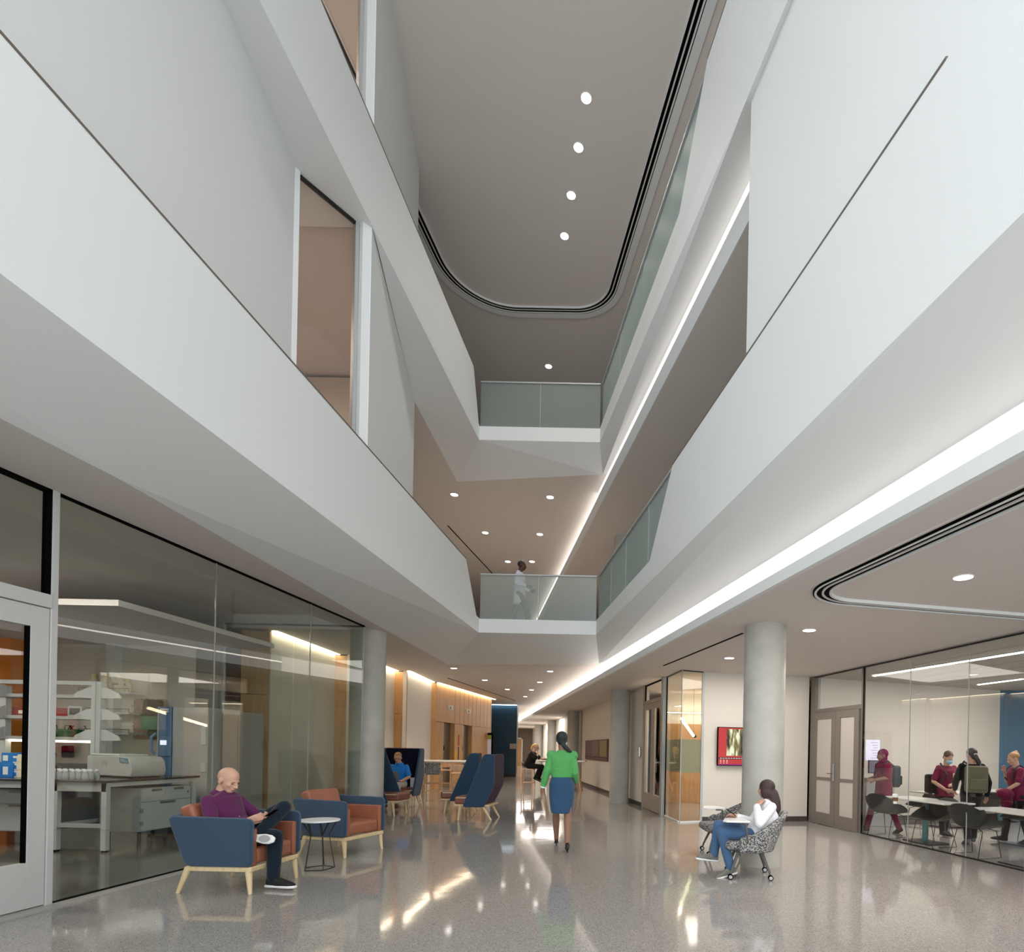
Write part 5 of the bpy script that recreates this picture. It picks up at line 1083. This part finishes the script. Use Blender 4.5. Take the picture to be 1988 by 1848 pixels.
def person(label, base, J, look, up=(0, 0, 1), s=1., skin=None, top=None, sleeve='long', bottom=None, skirt=None, shoes=None, sole=None, vox=.008, coat=None, hs=1., curl=.5, hn=None, belly=1., collar=None, shoetype='flat', cat='person', drop=0., dropv=None, ears=True, legskin=False, bulk=0.):
    t = thing('person', label, cat, base); base = V(base)
    J = {k: V(v) - base if k not in ('handR', 'handL', 'nR', 'nL', 'belly', 'upL', 'upR') else (V(v) if k != 'belly' else v) for k, v in J.items()}; J['belly'] = belly
    if dropv: J['dropv'] = V(dropv)
    R = frame(look, up); hd = J['head']
    b = MB(); headmesh(b, hd, R, s * hs, ears)
    capsule(b, [hd + R @ V((0, -.02, -.05)) * s, J['neck'] + V((0, 0, .01))], [.052 * s, .058 * s])
    torso(b, J, -.012, s)
    for q, sd in (('R', 1), ('L', -1)):
        sh, el, wr = J['sh' + q], J['el' + q], J['wr' + q]
        sh = sh + (J['neck'] - sh) * .06; capsule(b, [sh, sh.lerp(el, .5), el, el.lerp(wr, .35), wr], [.038 * s, .042 * s, .036 * s, .037 * s, .026 * s])
        hd_ = J.get('hand' + q); hdir = V(hd_) if hd_ is not None else (wr - el); nn = J.get('n' + q)
        hand(b, wr, hdir, nn if nn is not None else (R @ V((sd, 0, .2))), sd, s * .98, curl)
        hp, kn, an, to = J['hip' + q], J['kn' + q], J['an' + q], J['to' + q]
        capsule(b, [hp, hp.lerp(kn, .5), kn, kn.lerp(an, .3), an], [.078 * s, .066 * s, .050 * s, .052 * s, .034 * s]); capsule(b, [an, an.lerp(to, .5), to] if shoetype == 'heel' else [an, an.lerp(to, .22)], [.034 * s, .03 * s, .022 * s][:3 if shoetype == 'heel' else 2])
    b.build('body', skin, t, remesh=vox, smi=3)
    faceparts(t, hd, R, s * hs)
    if top:
        b = MB(); torso(b, J, .016 + bulk, s, drop=drop, waist=bool(skirt))
        for q in 'RL':
            sh, el, wr = J['sh' + q], J['el' + q], J['wr' + q]; sh = sh + (J['neck'] - V((0, 0, .06)) - sh) * .12
            if sleeve == 'long': e2 = el.lerp(wr, .93); capsule(b, [sh, sh.lerp(el, .5), el, el.lerp(wr, .5), e2], [.053 * s + bulk, .054 * s + bulk, .050 * s + bulk, .046 * s + bulk, .036 * s + bulk])
            else: e2 = sh.lerp(el, .8); capsule(b, [sh, sh.lerp(el, .45), e2], [.054 * s + bulk, .056 * s + bulk, .058 * s + bulk])
        b.build('coat' if coat else 'shirt', top, t, remesh=max(vox, .009), smi=2)
    if collar:
        nk = J['neck']; r = (J['shR'] - J['shL']).normalized(); b = MB()
        sp = (J['head'] - nk).normalized(); f = r.cross(sp).normalized()
        pts = [nk + r * math.cos(a) * .068 * s + f * math.sin(a) * .066 * s - sp * (.012 * math.sin(a)) for a in [PI / 2 + .35 + (2 * PI - .7) * k / 14 for k in range(15)]]
        def cf(u, v): i = min(13, int(u * 14)); w_ = u * 14 - i; p = pts[i].lerp(pts[i + 1], w_); o_ = (p - nk); o_ = (o_ - sp * o_.dot(sp)).normalized(); return p + sp * (.028 - .05 * v) * s + o_ * .028 * v * s
        b.grid(cf, 28, 3).build('collar', top, t, solid=.006, smooth='all')
    if bottom:
        b = MB(); r = (J['shR'] - J['shL']).normalized(); sp = (J['chest'] - J['pelvis']).normalized(); f = r.cross(sp).normalized(); pv = J['pelvis']
        loft(b, [(pv - sp * .07 * s, r * .165 * s, f * .125 * s * belly), (pv + sp * .05 * s, r * .158 * s, f * .12 * s * belly)])
        for q in 'RL':
            hp, kn, an = J['hip' + q], J['kn' + q], J['an' + q]; capsule(b, [hp, hp.lerp(kn, .5), kn, kn.lerp(an, .5), kn.lerp(an, .93)], [.094 * s, .084 * s, .068 * s, .062 * s, .055 * s])
        b.build('trousers', bottom, t, remesh=max(vox, .009), smi=2)
    if skirt:
        m, hem = skirt; r = (J['hipR'] - J['hipL']).normalized(); pv = J['pelvis']; kc = (J['knR'] + J['knL']) / 2; fw = V((0, 1, 0)); b = MB()
        loft(b, [(pv + V((0, 0, .14)) * s, r * .125 * s, fw * .10 * s), (pv, r * .175 * s, fw * .135 * s), (pv.lerp(kc, .4), r * .178 * s, fw * .14 * s), (pv.lerp(kc, .8), r * .155 * s, fw * .17 * s), (pv.lerp(kc, hem), r * .145 * s, fw * .18 * s)]); b.build('skirt', m, t, remesh=.01, smi=2)
    if shoes:
        for q in 'RL':
            an, to = J['an' + q], J['to' + q]; d = (to - an); kn = J['kn' + q]; upv = J.get('upsole', None)
            sh_up = J['up' + q].normalized() if 'up' + q in J else (kn - an).normalized(); dd = (d - sh_up * d.dot(sh_up)).normalized(); rr = dd.cross(sh_up).normalized()
            heel = an - dd * .055 * s - sh_up * .055 * s; L_ = .27 * s; g_ = MB()
            if shoetype == 'heel':
                hl = an - dd * .05 * s
                loft(g_, [(hl - sh_up * .03 * s, rr * .026 * s, sh_up * .022 * s), (hl.lerp(to, .5) - sh_up * .012 * s, rr * .028 * s, sh_up * .018 * s), (to - dd * .02 * s, rr * .036 * s, sh_up * .017 * s), (to + dd * .05 * s, rr * .018 * s, sh_up * .01 * s)], 14)
                gz = V((hl.x, hl.y, .0)) if hl.z > -.5 else hl; g_.tube([hl - sh_up * .03 * s, V((hl.x, hl.y, to.z - .03))], [.018 * s, .007 * s], 8); g_.build('shoe', shoes, t, smooth='all')
            else:
                loft(g_, [(heel + sh_up * .04 * s, rr * .030 * s, sh_up * .038 * s), (heel + dd * .06 * s + sh_up * .05 * s, rr * .037 * s, sh_up * .055 * s), (heel + dd * .15 * s + sh_up * .035 * s, rr * .044 * s, sh_up * .038 * s), (heel + dd * .23 * s + sh_up * .022 * s, rr * .042 * s, sh_up * .025 * s), (heel + dd * .275 * s + sh_up * .018 * s, rr * .022 * s, sh_up * .014 * s)], 16)
                o = g_.build('shoe', shoes, t, remesh=.008, smi=2)
                if sole:
                    g_ = MB(); pr = [(-.015, .030), (.04, .036), (.11, .034), (.19, .046), (.25, .042), (.29, .022)]; top_ = [heel + dd * a_ * s + rr * w_ * s for a_, w_ in pr] + [heel + dd * a_ * s - rr * w_ * s for a_, w_ in reversed(pr)]
                    g_.extr([p - sh_up * .012 * s for p in top_], sh_up * .026 * s); sol = g_.build('sole', sole, o, bevel=.012, seg=3)
                    if 'up' + q in J:
                        for a_, w_, l_ in ((.05, .026, .035), (.20, .034, .055)):
                            g_ = MB(); c_ = heel + dd * a_ * s - sh_up * .0125 * s; g_.extr([c_ + dd * math.cos(th) * l_ * s + rr * math.sin(th) * w_ * s for th in [2 * PI * k_ / 20 for k_ in range(20)]], -sh_up * .004); g_.build('tread_pad', M['treadgrey'], o)
    return t, J, R, hd
def hairball(t, hd, R, s, m, bits, vox=.008, name='hair'):
    b = MB()
    for kind, *a in bits:
        if kind == 'b': c, r = a; b.ball(hd + R @ (V(c) * s), tuple(q * s for q in r), 18, R)
        else: pts, rs = a; capsule(b, [hd + R @ (V(p) * s) for p in pts], [q * s for q in rs])
    return b.build(name, m, t, remesh=vox, smi=3)
CAP = ('b', (0, -.024, .040), (.082, .096, .084))
def stand(base, rz, h=1.65, stride=0., arms=None, lean=0.):
    Rz = Matrix.Rotation(rz, 3, 'Z'); B = V(base); q = lambda x, y, z: B + Rz @ V((x * h, y * h, z * h))
    J = dict(pelvis=q(0, 0, .535), chest=q(0, lean * .5, .73), neck=q(0, lean, .83), head=q(0, lean + .03, .925), shR=q(.108, lean * .8, .805), shL=q(-.108, lean * .8, .805), hipR=q(.053, 0, .51), hipL=q(-.053, 0, .51),
             knR=q(.055, stride * .30 + .01, .285), knL=q(-.055, -stride * .25 + .01, .285), anR=q(.055, stride * .5, .045), anL=q(-.055, -stride * .5, .045 + .0 * stride), toR=q(.06, stride * .5 + .10, .02), toL=q(-.06, -stride * .5 + .10, .02),
             elR=q(.145, -.01, .63), elL=q(-.145, -.01, .63), wrR=q(.15, .05, .485), wrL=q(-.15, .05, .485))
    for k, v in (arms or {}).items(): J[k] = q(*v) if not k.startswith(('hand', 'n')) else Rz @ V(v)
    return J, lambda x, y, z: Rz @ V((x, y, z))
# ---- bald man in the purple shirt
sk1 = skinm('light_skin', rgb(212, 166, 144)); sk2 = skinm('brown_skin', rgb(150, 112, 94)); sk3 = skinm('tan_skin', rgb(204, 158, 136)); sk4 = skinm('dark_skin', rgb(84, 56, 44))
M['purple'] = cloth('purple_shirt', rgb(96, 40, 84)); M['jeansdark'] = cloth('dark_navy_jeans', rgb(16, 30, 44), .7); M['blackshoe'] = mat('black_knit_shoe', rgb(24, 24, 24), .8); M['treadgrey'] = mat('grey_rubber_tread', rgb(176, 176, 172), .8, bump=.5, bscale=300); M['soleW'] = mat('white_sole', rgb(235, 235, 232), .6)
J = dict(pelvis=(-4.36, 5.97, .56), chest=(-4.50, 5.97, .80), neck=(-4.515, 5.97, .965), head=(-4.445, 5.965, 1.10), shR=(-4.53, 5.77, .895), shL=(-4.50, 6.17, .895), elR=(-4.40, 5.70, .66), elL=(-4.30, 6.24, .66),
         wrR=(-4.105, 5.77, .70), wrL=(-4.10, 5.98, .70), handR=(.8, .35, .30), handL=(.8, -.4, .30), nR=(-.1, -.9, -.35), nL=(0, .95, -.4), hipR=(-4.32, 5.87, .53), hipL=(-4.32, 6.08, .54), knR=(-3.86, 5.84, .54), anR=(-3.86, 5.82, .09), toR=(-3.68, 5.80, .05),
         knL=(-3.96, 6.12, .81), anL=(-4.0, 5.74, .53), toL=(-3.75, 5.71, .515), upL=(.05, 1, -.35))
t, Jl, R, hd = person('seated bald man in a purple shirt and dark jeans looking at his phone', (-3.95, 5.9, 0), J, (1, -.18, -.42), s=1.08, skin=sk1, top=M['purple'], bottom=M['jeansdark'], shoes=M['blackshoe'], sole=M['soleW'], vox=.006, collar=True, curl=.75, hs=1.06, bulk=.006)
for k, (x, z) in enumerate(((.0, .0), (.045, -.075), (.085, -.14), (.11, -.2))): MB().ball(Jl['chest'].lerp(Jl['pelvis'], -.1 + .25 * k) + V((.135, -.03, .02)), .007, 8).build('button', M['whitetop'], t, smooth=True)
for x in (-1, 1): MB().ball(hd + R @ (V((x * .031, .086, .017)) * 1.15), (.017, .005, .004), 8, R).build('eyebrow', mat('sandy_brow', rgb(150, 106, 84), .8) if x < 0 else bpy.data.materials['sandy_brow'], t, smooth=True)
t = thing('smartphone', 'black smartphone held in both hands by the bald man', 'phone', (-3.93, 5.885, .775)); R_ = frame((.75, 0, .5), (0, 0, 1)); MB().box((0, 0, 0), (.07, .12, .01), M=R_).build('phone_body', M['black'], t, bevel=.004)
# ---- man with the laptop
M['poloblue'] = cloth('bright_blue_polo', rgb(36, 128, 214)); M['khaki'] = cloth('khaki_trousers', rgb(184, 176, 162), .6); M['brownshoe'] = mat('brown_leather_shoe', rgb(64, 34, 24), .4)
X0, Y0 = -6.15, 13.85
J = dict(pelvis=(X0, Y0, .58), chest=(X0, Y0 - .02, .86), neck=(X0, Y0 - .03, 1.06), head=(X0 - .01, Y0 - .09, 1.20), shR=(X0 - .20, Y0 - .02, .985), shL=(X0 + .20, Y0 - .02, .985), elR=(X0 - .27, Y0 - .10, .74), elL=(X0 + .28, Y0 - .10, .74), wrR=(X0 - .17, Y0 - .34, .68), wrL=(X0 + .20, Y0 - .32, .66),
         handR=(.4, -.9, 0), handL=(-.4, -.9, 0), nR=(0, 0, 1), nL=(0, 0, 1), hipR=(X0 - .1, Y0 - .02, .56), hipL=(X0 + .1, Y0 - .02, .56), knR=(X0 - .17, Y0 - .50, .57), knL=(X0 + .18, Y0 - .50, .57), anR=(X0 - .12, Y0 - .46, .09), anL=(X0 + .20, Y0 - .56, .09), toR=(X0 - .13, Y0 - .62, .05), toL=(X0 + .22, Y0 - .74, .05))
t, Jl, R, hd = person('seated man in a bright blue polo shirt typing on a laptop', (X0, Y0 - .3, 0), J, (.12, -1, -.28), s=1.08, skin=sk3, top=M['poloblue'], sleeve='short', bottom=M['khaki'], shoes=M['brownshoe'], vox=.009, collar=True, belly=1.1)
M['blond'] = mat('sandy_blond_hair', rgb(170, 134, 94), .7, bump=.4, bscale=60); hairball(t, hd, R, 1.08, M['blond'], [('b', (0, -.028, .052), (.080, .088, .074)), ('b', (.0, .035, .092), (.052, .036, .022))])
g = MB(); A = lambda x, y, z: hd + R @ (V((x, y, z)) * 1.08)
for x in (-1, 1): g.tube([A(x * .032 + .024 * math.cos(a), .098, -.002 + .016 * math.sin(a)) for a in [2 * PI * k / 12 for k in range(13)]], .0022, 5); g.tube([A(x * .056, .098, .003), A(x * .079, .0, .003)], .002, 5)
g.tube([A(-.009, .1, .002), A(.009, .1, .002)], .002, 5); g.build('glasses', M['black'], t)
t = thing('laptop', 'grey laptop open on the lap of the man in the blue polo shirt', 'laptop', (X0 + .03, Y0 - .36, .655), 0.); MB().box((0, 0, 0), (.36, .25, .016)).build('keyboard_base', M['steel'], t, bevel=.004)
dr = V((0, -.38, .92)).normalized(); MB().box(V((0, -.125, .005)) + dr * .125, (.37, .25, .009), M=Matrix((V((1, 0, 0)), dr, V((1, 0, 0)).cross(dr))).transposed()).build('screen', mat('laptop_grey', rgb(140, 136, 138), .4, metal=.3), t, bevel=.003)
# ---- walking woman in green
M['green'] = cloth('green_sweater', rgb(92, 172, 98), 1., 24); M['skirtblue'] = cloth('blue_skirt', rgb(52, 82, 116), .5); M['hairdark'] = mat('black_green_hair', rgb(30, 42, 40), .55, bump=.5, bscale=80); M['blackpump'] = mat('black_patent', rgb(14, 24, 24), .15)
bx, by = -1.33, 8.45
J = dict(pelvis=(bx, by, .98), chest=(bx, by + .01, 1.27), neck=(bx - .0, by + .01, 1.475), head=(bx - .015, by + .03, 1.635), shR=(bx + .165, by, 1.415), shL=(bx - .165, by, 1.415), elR=(bx + .20, by - .03, 1.15), elL=(bx - .215, by - .06, 1.16), wrR=(bx + .19, by + .18, 1.0), wrL=(bx - .275, by - .02, .92),
         handL=(-.25, .1, -.9), nL=(-1, -.3, 0), handR=(0, .5, -.8), hipR=(bx + .09, by, .93), hipL=(bx - .09, by, .93), knR=(bx + .10, by - .02, .50), knL=(bx - .10, by + .14, .52), anR=(bx + .14, by - .25, .13), anL=(bx - .12, by + .34, .12), toR=(bx + .12, by - .13, .035), toL=(bx - .14, by + .46, .035))
t, Jl, R, hd = person('walking woman in a green sweater and blue pencil skirt seen from behind', (bx, by, 0), J, (-.15, 1, 0), s=1.06, skin=sk2, top=M['green'], skirt=(M['skirtblue'], .93), shoes=M['blackpump'], shoetype='heel', vox=.008, bulk=.004, curl=.35)
hairball(t, hd, R, 1.06, M['hairdark'], [('b', (0, -.022, .034), (.084, .096, .088)), ('b', (0, -.05, -.02), (.066, .055, .06)), ('c', [(0, -.09, -.04), (.04, -.11, -.09), (.10, -.10, -.15), (.15, -.07, -.18)], [.03, .032, .026, .01])])
b = MB(); 
for q, sx in (('R', 1), ('L', -1)): b = MB(); b.ball(Jl['sh' + q] + V((sx * .005, 0, -.012)), (.066, .062, .070), 14); b.build('puffed_shoulder', M['green'], t, smooth=True)
w_ = Jl['wrL']; e_ = Jl['elL']; d_ = (w_ - e_).normalized(); MB().tube([w_ - d_ * .035, w_ + d_ * .0], .042, 14).build('cuff', M['whitetop'], t)
# ---- blond woman on the bar stool
M['blackcloth'] = cloth('black_clothing', rgb(16, 15, 17), .5)
bx, by = -4.48, 20.72
J = dict(pelvis=(bx, by, .86), chest=(bx + .10, by, 1.14), neck=(bx + .17, by, 1.37), head=(bx + .26, by, 1.53), shR=(bx + .13, by - .19, 1.30), shL=(bx + .13, by + .19, 1.30), elR=(bx + .34, by - .22, 1.13), elL=(bx + .36, by + .2, 1.13), wrR=(bx + .34, by - .12, 1.36), wrL=(bx + .60, by + .10, 1.12),
         handR=(0, .15, .95), nR=(1, -.1, .1), handL=(1, 0, 0), nL=(0, 0, 1), hipR=(bx + .02, by - .1, .84), hipL=(bx + .02, by + .1, .84), knR=(bx + .46, by - .12, .84), knL=(bx + .48, by + .08, .84), anR=(bx + .27, by - .10, .42), anL=(bx + .36, by + .08, .40), toR=(bx + .42, by - .1, .34), toL=(bx + .50, by + .08, .33))
t, Jl, R, hd = person('blond woman in black seated on a bar stool at the far bar table', (bx, by, 0), J, (1, -.1, -.25), s=1.1, skin=sk3, top=M['blackcloth'], sleeve='short', bottom=M['blackcloth'], shoes=M['blackpump'], vox=.012, belly=1.35, bulk=.02)
hairball(t, hd, R, 1.1, mat('light_blond_hair', rgb(214, 176, 120), .6, bump=.4, bscale=60), [CAP, ('c', [(0, -.09, .05), (0, -.14, .03), (0, -.15, -.06), (0, -.13, -.12)], [.03, .035, .03, .014])])
# ---- seated woman in the white coat
M['coat'] = cloth('white_coat', rgb(236, 236, 240), .5); M['denim'] = cloth('blue_denim', rgb(74, 104, 140), .6); M['greyshoe'] = mat('grey_canvas_shoe', rgb(122, 118, 110), .8); M['darkbrown'] = mat('dark_brown_hair', rgb(62, 42, 44), .4, bump=.4, bscale=120, stretch=(3, 3, .4))
J = dict(pelvis=(1.30, 6.88, .52), chest=(1.43, 6.88, .75), neck=(1.44, 6.88, .92), head=(1.40, 6.90, 1.055), shR=(1.40, 7.05, .855), shL=(1.44, 6.71, .855), elR=(1.27, 7.10, .63), elL=(1.28, 6.64, .67), wrR=(1.07, 6.96, .71), wrL=(1.26, 6.72, .87),
         handR=(-.95, -.1, .2), nR=(.1, .6, .6), handL=(.55, .35, .5), nL=(-.6, -.5, .3), hipR=(1.26, 6.98, .50), hipL=(1.26, 6.80, .50), knR=(.84, 6.98, .60), knL=(.86, 6.80, .54), anR=(.79, 6.96, .22), anL=(.98, 6.80, .09), toR=(.64, 6.92, .15), toL=(.82, 6.76, .05))
t, Jl, R, hd = person('seated woman in a white coat and blue jeans with her hand at her neck', (1.2, 6.85, 0), J, (-.75, .62, -.08), s=.98, skin=sk3, top=M['coat'], coat=True, bottom=M['denim'], shoes=M['greyshoe'], sole=M['soleW'], vox=.007, drop=.16, dropv=(-.02, 0, .04), bulk=.008)
hairball(t, hd, R, 1., M['darkbrown'], [('b', (0, -.022, .034), (.086, .100, .090)), ('b', (0, -.06, -.04), (.078, .05, .09)), ('b', (.045, -.02, -.03), (.045, .07, .09)), ('b', (-.05, -.02, -.03), (.04, .065, .09)), ('c', [(.02, -.075, -.06), (.03, -.10, -.15), (.04, -.115, -.24), (.04, -.11, -.30)], [.072, .066, .05, .022])])
b = MB(); loft(b, [((.02 + .18, -.14, .52), (.11, 0, 0), (0, .03, 0)), ((.10, -.16, .42), (.10, 0, 0), (0, .02, 0)), ((.03, -.18, .385), (.07, 0, .01), (0, .014, 0))]); b.build('coat_tail', M['coat'], t, smooth='all')
t = thing('smartphone', 'dark smartphone in the hand of the woman in the white coat', 'phone', (.985, 6.95, .765)); MB().box((0, 0, 0), (.14, .07, .009), M=Matrix.Rotation(.6, 3, 'Y')).build('phone_body', M['black'], t, bevel=.003)
# ---- figure on the balcony
J, q = stand((-3.28, 13.75, F2 - .02), -PI / 2, 1.66, .34, dict(elR=(.13, -.02, .64), wrR=(.12, .12, .60), handR=(0, 1, 0), elL=(-.13, -.02, .64), wrL=(-.12, .12, .60), handL=(0, 1, 0)))
t, Jl, R, hd = person('person in a white coat walking behind the lower glass balustrade', (-3.28, 13.75, F2 - .02), J, q(0, 1, -.12), skin=sk4, top=cloth('pale_coat', rgb(214, 216, 226)), coat=True, bottom=M['greysteel'], shoes=M['blackshoe'], vox=.011, drop=.28)
hairball(t, hd, R, 1., mat('brown_black_hair', rgb(46, 32, 28), .6), [CAP])
# ---- students in the classroom
M['maroon'] = cloth('maroon_scrubs', rgb(122, 24, 62)); M['trouserblack'] = cloth('black_trousers', rgb(28, 26, 28), .5); M['strap'] = mat('dark_strap', rgb(52, 50, 54), .8)
def backpack(t, J, q, m, w=.30, h=.42, d=.16):
    c = (J['shR'] + J['shL']) / 2 + (J['pelvis'] - (J['shR'] + J['shL']) / 2) * .48; f = q(0, 1, 0); c = c - f * (.12 + d / 2); rzz = math.atan2(f.y, f.x) - PI / 2
    bag = MB().box(c, (w, d, h), rzz).build('backpack', m, t, bevel=.05, seg=4); MB().box(c - f * (d / 2 + .02) - V((0, 0, h * .17)), (w * .75, .05, h * .42), rzz).build('front_pocket', m, bag, bevel=.02)
    for s_, S in ((1, 'R'), (-1, 'L')):
        sh = J['sh' + S]; r = q(s_, 0, 0); p = sh * .72 + J['neck'] * .28
        MB().tube([c + V((0, 0, h * .4)) + r * .06, p + V((0, 0, .075)), p + f * .10 + V((0, 0, -.0)), p + f * .12 - V((0, 0, .16)), c + r * .13 - V((0, 0, h * .3)) + f * .12], .015, 6).build('shoulder_strap', M['strap'], bag)
    return bag
p = on(1706, 1616); bs = (p.x + .08, p.y, 0)
J, q = stand(bs, PI / 2 + .15, 1.62, .36, dict(elR=(.12, .03, .66), wrR=(.08, .17, .63), handR=(0, 1, 0), elL=(-.12, .03, .66), wrL=(-.08, .17, .63), handL=(0, 1, 0)))
t, Jl, R, hd = person('student in a maroon headscarf and scrubs with a dark backpack by the lectern', bs, J, q(.1, 1, -.1), skin=sk2, top=M['maroon'], sleeve='short', bottom=M['maroon'], shoes=M['blackshoe'], vox=.01, drop=.14, bulk=.01)
hairball(t, hd, R, 1., cloth('magenta_scarf', rgb(120, 20, 80)), [('b', (0, -.022, .03), (.090, .104, .096)), ('b', (0, -.03, -.06), (.072, .07, .08)), ('b', (0, -.01, -.12), (.095, .085, .05))], name='headscarf'); backpack(t, Jl, q, mat('slate_backpack', rgb(64, 72, 76), .8))
p = on(1832, 1622); bs = (p.x, p.y, 0)
J, q = stand(bs, PI + .1, 1.60, .12, dict(elR=(.17, .04, .64), wrR=(.07, .13, .55), handR=(-.9, .4, -.2), elL=(-.15, .03, .64), wrL=(-.05, .12, .60), handL=(.9, .3, .1)), lean=.03)
t, Jl, R, hd = person('student in maroon scrubs and a blue face mask looking down at her bag', bs, J, q(0, 1, -.65), skin=sk3, top=M['maroon'], sleeve='short', bottom=M['trouserblack'], shoes=M['blackshoe'], vox=.01, drop=.10)
hairball(t, hd, R, 1., mat('brown_hair', rgb(84, 58, 46), .6), [CAP, ('c', [(0, -.1, 0), (0, -.12, -.08)], [.03, .02])]); b = MB(); b.ball(hd + R @ V((0, .070, -.046)), (.062, .052, .046), 18, R); b.build('face_mask', mat('blue_mask', rgb(150, 196, 224), .8), t, smooth='all')
f_ = q(0, 1, 0); r_ = q(1, 0, 0); c_ = Jl['chest']; MB().box(c_ + f_ * .145 - r_ * .08 + V((0, 0, -.02)), (.055, .008, .085), .1).build('badge', mat('badge_card', rgb(236, 214, 160), .4), t)
bag = MB().box(Jl['hipR'] + r_ * .16 - f_ * .06 + V((0, 0, .16)), (.16, .2, .36), .1).build('shoulder_bag', M['blackcloth'], t, bevel=.04, seg=3); MB().tube([Jl['shR'] * .7 + Jl['neck'] * .3 + V((0, 0, .07)), Jl['chest'] + r_ * .08 + f_ * .15, Jl['pelvis'] + r_ * .14 + f_ * .1 + V((0, 0, .15))], .018, 6).build('strap', M['strap'], bag)
p = on(1884, 1638); bs = (p.x, p.y, 0)
J, q = stand(bs, -.2, 1.66, .18, dict(elR=(.17, .03, .64), wrR=(.18, .10, .50), elL=(-.15, .02, .64), wrL=(-.13, .10, .56)))
t, Jl, R, hd = person('student in black with an olive backpack seen from behind', bs, J, q(-.3, 1, -.1), skin=sk3, top=M['blackcloth'], bottom=M['trouserblack'], shoes=M['greysteel'], vox=.01, bulk=.008)
hairball(t, hd, R, 1., mat('dark_hair', rgb(48, 40, 38), .6), [CAP, ('b', (0, -.07, -.02), (.06, .04, .07)), ('c', [(0, -.11, -.02), (.03, -.13, -.12), (.05, -.12, -.24)], [.035, .04, .02])]); MB().ball(hd + R @ V((0, -.118, .0)), (.035, .012, .014), 10, R).build('hair_clip', M['whitetop'], t); backpack(t, Jl, q, mat('olive_backpack', rgb(112, 106, 84), .8), .34, .46, .18)
p = on(1962, 1636); bs = (p.x + .1, p.y, 0)
J, q = stand(bs, PI / 2 - .1, 1.60, .2, dict(elR=(.13, .04, .66), wrR=(.05, .11, .78), handR=(-.3, .4, .8), elL=(-.13, .06, .66), wrL=(-.08, .16, .58), handL=(0, 1, 0)), lean=.02)
t, Jl, R, hd = person('student with a blond bun in maroon scrubs carrying a maroon jacket', bs, J, q(0, 1, -.3), skin=sk1, top=M['maroon'], sleeve='short', bottom=M['trouserblack'], shoes=M['blackshoe'], vox=.01, drop=.1)
hairball(t, hd, R, 1., mat('honey_hair', rgb(170, 128, 88), .6), [CAP, ('b', (0, -.07, .10), (.04, .04, .035))]); backpack(t, Jl, q, mat('teal_backpack', rgb(40, 76, 88), .8))
jt = thing('jacket', 'maroon jacket carried by the student with the blond bun', 'jacket', Jl['wrL'] + V(bs)); b = MB(); b.ball((-.02, -.02, -.06), (.15, .11, .10), 14); b.ball((.02, 0, -.2), (.10, .09, .16), 14); b.build('cloth', M['maroon'], jt, remesh=.015, smi=3)
# ------------------------------------------------------------------ camera, daylight, render look
cam = bpy.data.cameras.new('camera'); co = bpy.data.objects.new('camera', cam); COL.objects.link(co)
co.matrix_world = Matrix(((CR, -SR, 0, 0), (0, 0, -1, 0), (SR, CR, 0, EYE), (0, 0, 0, 1)))
cam.sensor_width = 36; cam.sensor_fit = 'HORIZONTAL'; cam.lens = FP / 1988 * 36; cam.shift_x = -(CX - 994) / 1988; cam.shift_y = (CY - 924) / 1988
cam.clip_start = .05; cam.clip_end = 200
SC.camera = co
w = bpy.data.worlds.new('world'); SC.world = w; w.use_nodes = True
bg = w.node_tree.nodes['Background']; bg.inputs[0].default_value = (.915, .965, .995, 1); bg.inputs[1].default_value = WORLD
L = bpy.data.lights.new('facade_portal', 'AREA'); L.shape = 'RECTANGLE'; L.size = 30; L.size_y = 12.5; L.cycles.is_portal = True
o = bpy.data.objects.new('facade_portal', L); COL.objects.link(o); o.location = (-1, YN - .05, 6.25); o.rotation_euler = (PI / 2, 0, 0)
vs = SC.view_settings; SC.display_settings.display_device = 'sRGB'; vs.view_transform = 'Standard'; vs.look = 'None'; vs.gamma = 1; vs.use_curve_mapping = False; vs.exposure = EXPO
cy = SC.cycles; cy.use_denoising = True; cy.max_bounces = 7; cy.diffuse_bounces = 4; cy.glossy_bounces = 4; cy.use_adaptive_sampling = True; cy.adaptive_threshold = .06; cy.transparent_max_bounces = 16; cy.sample_clamp_indirect = 6; cy.caustics_reflective = False; cy.caustics_refractive = False
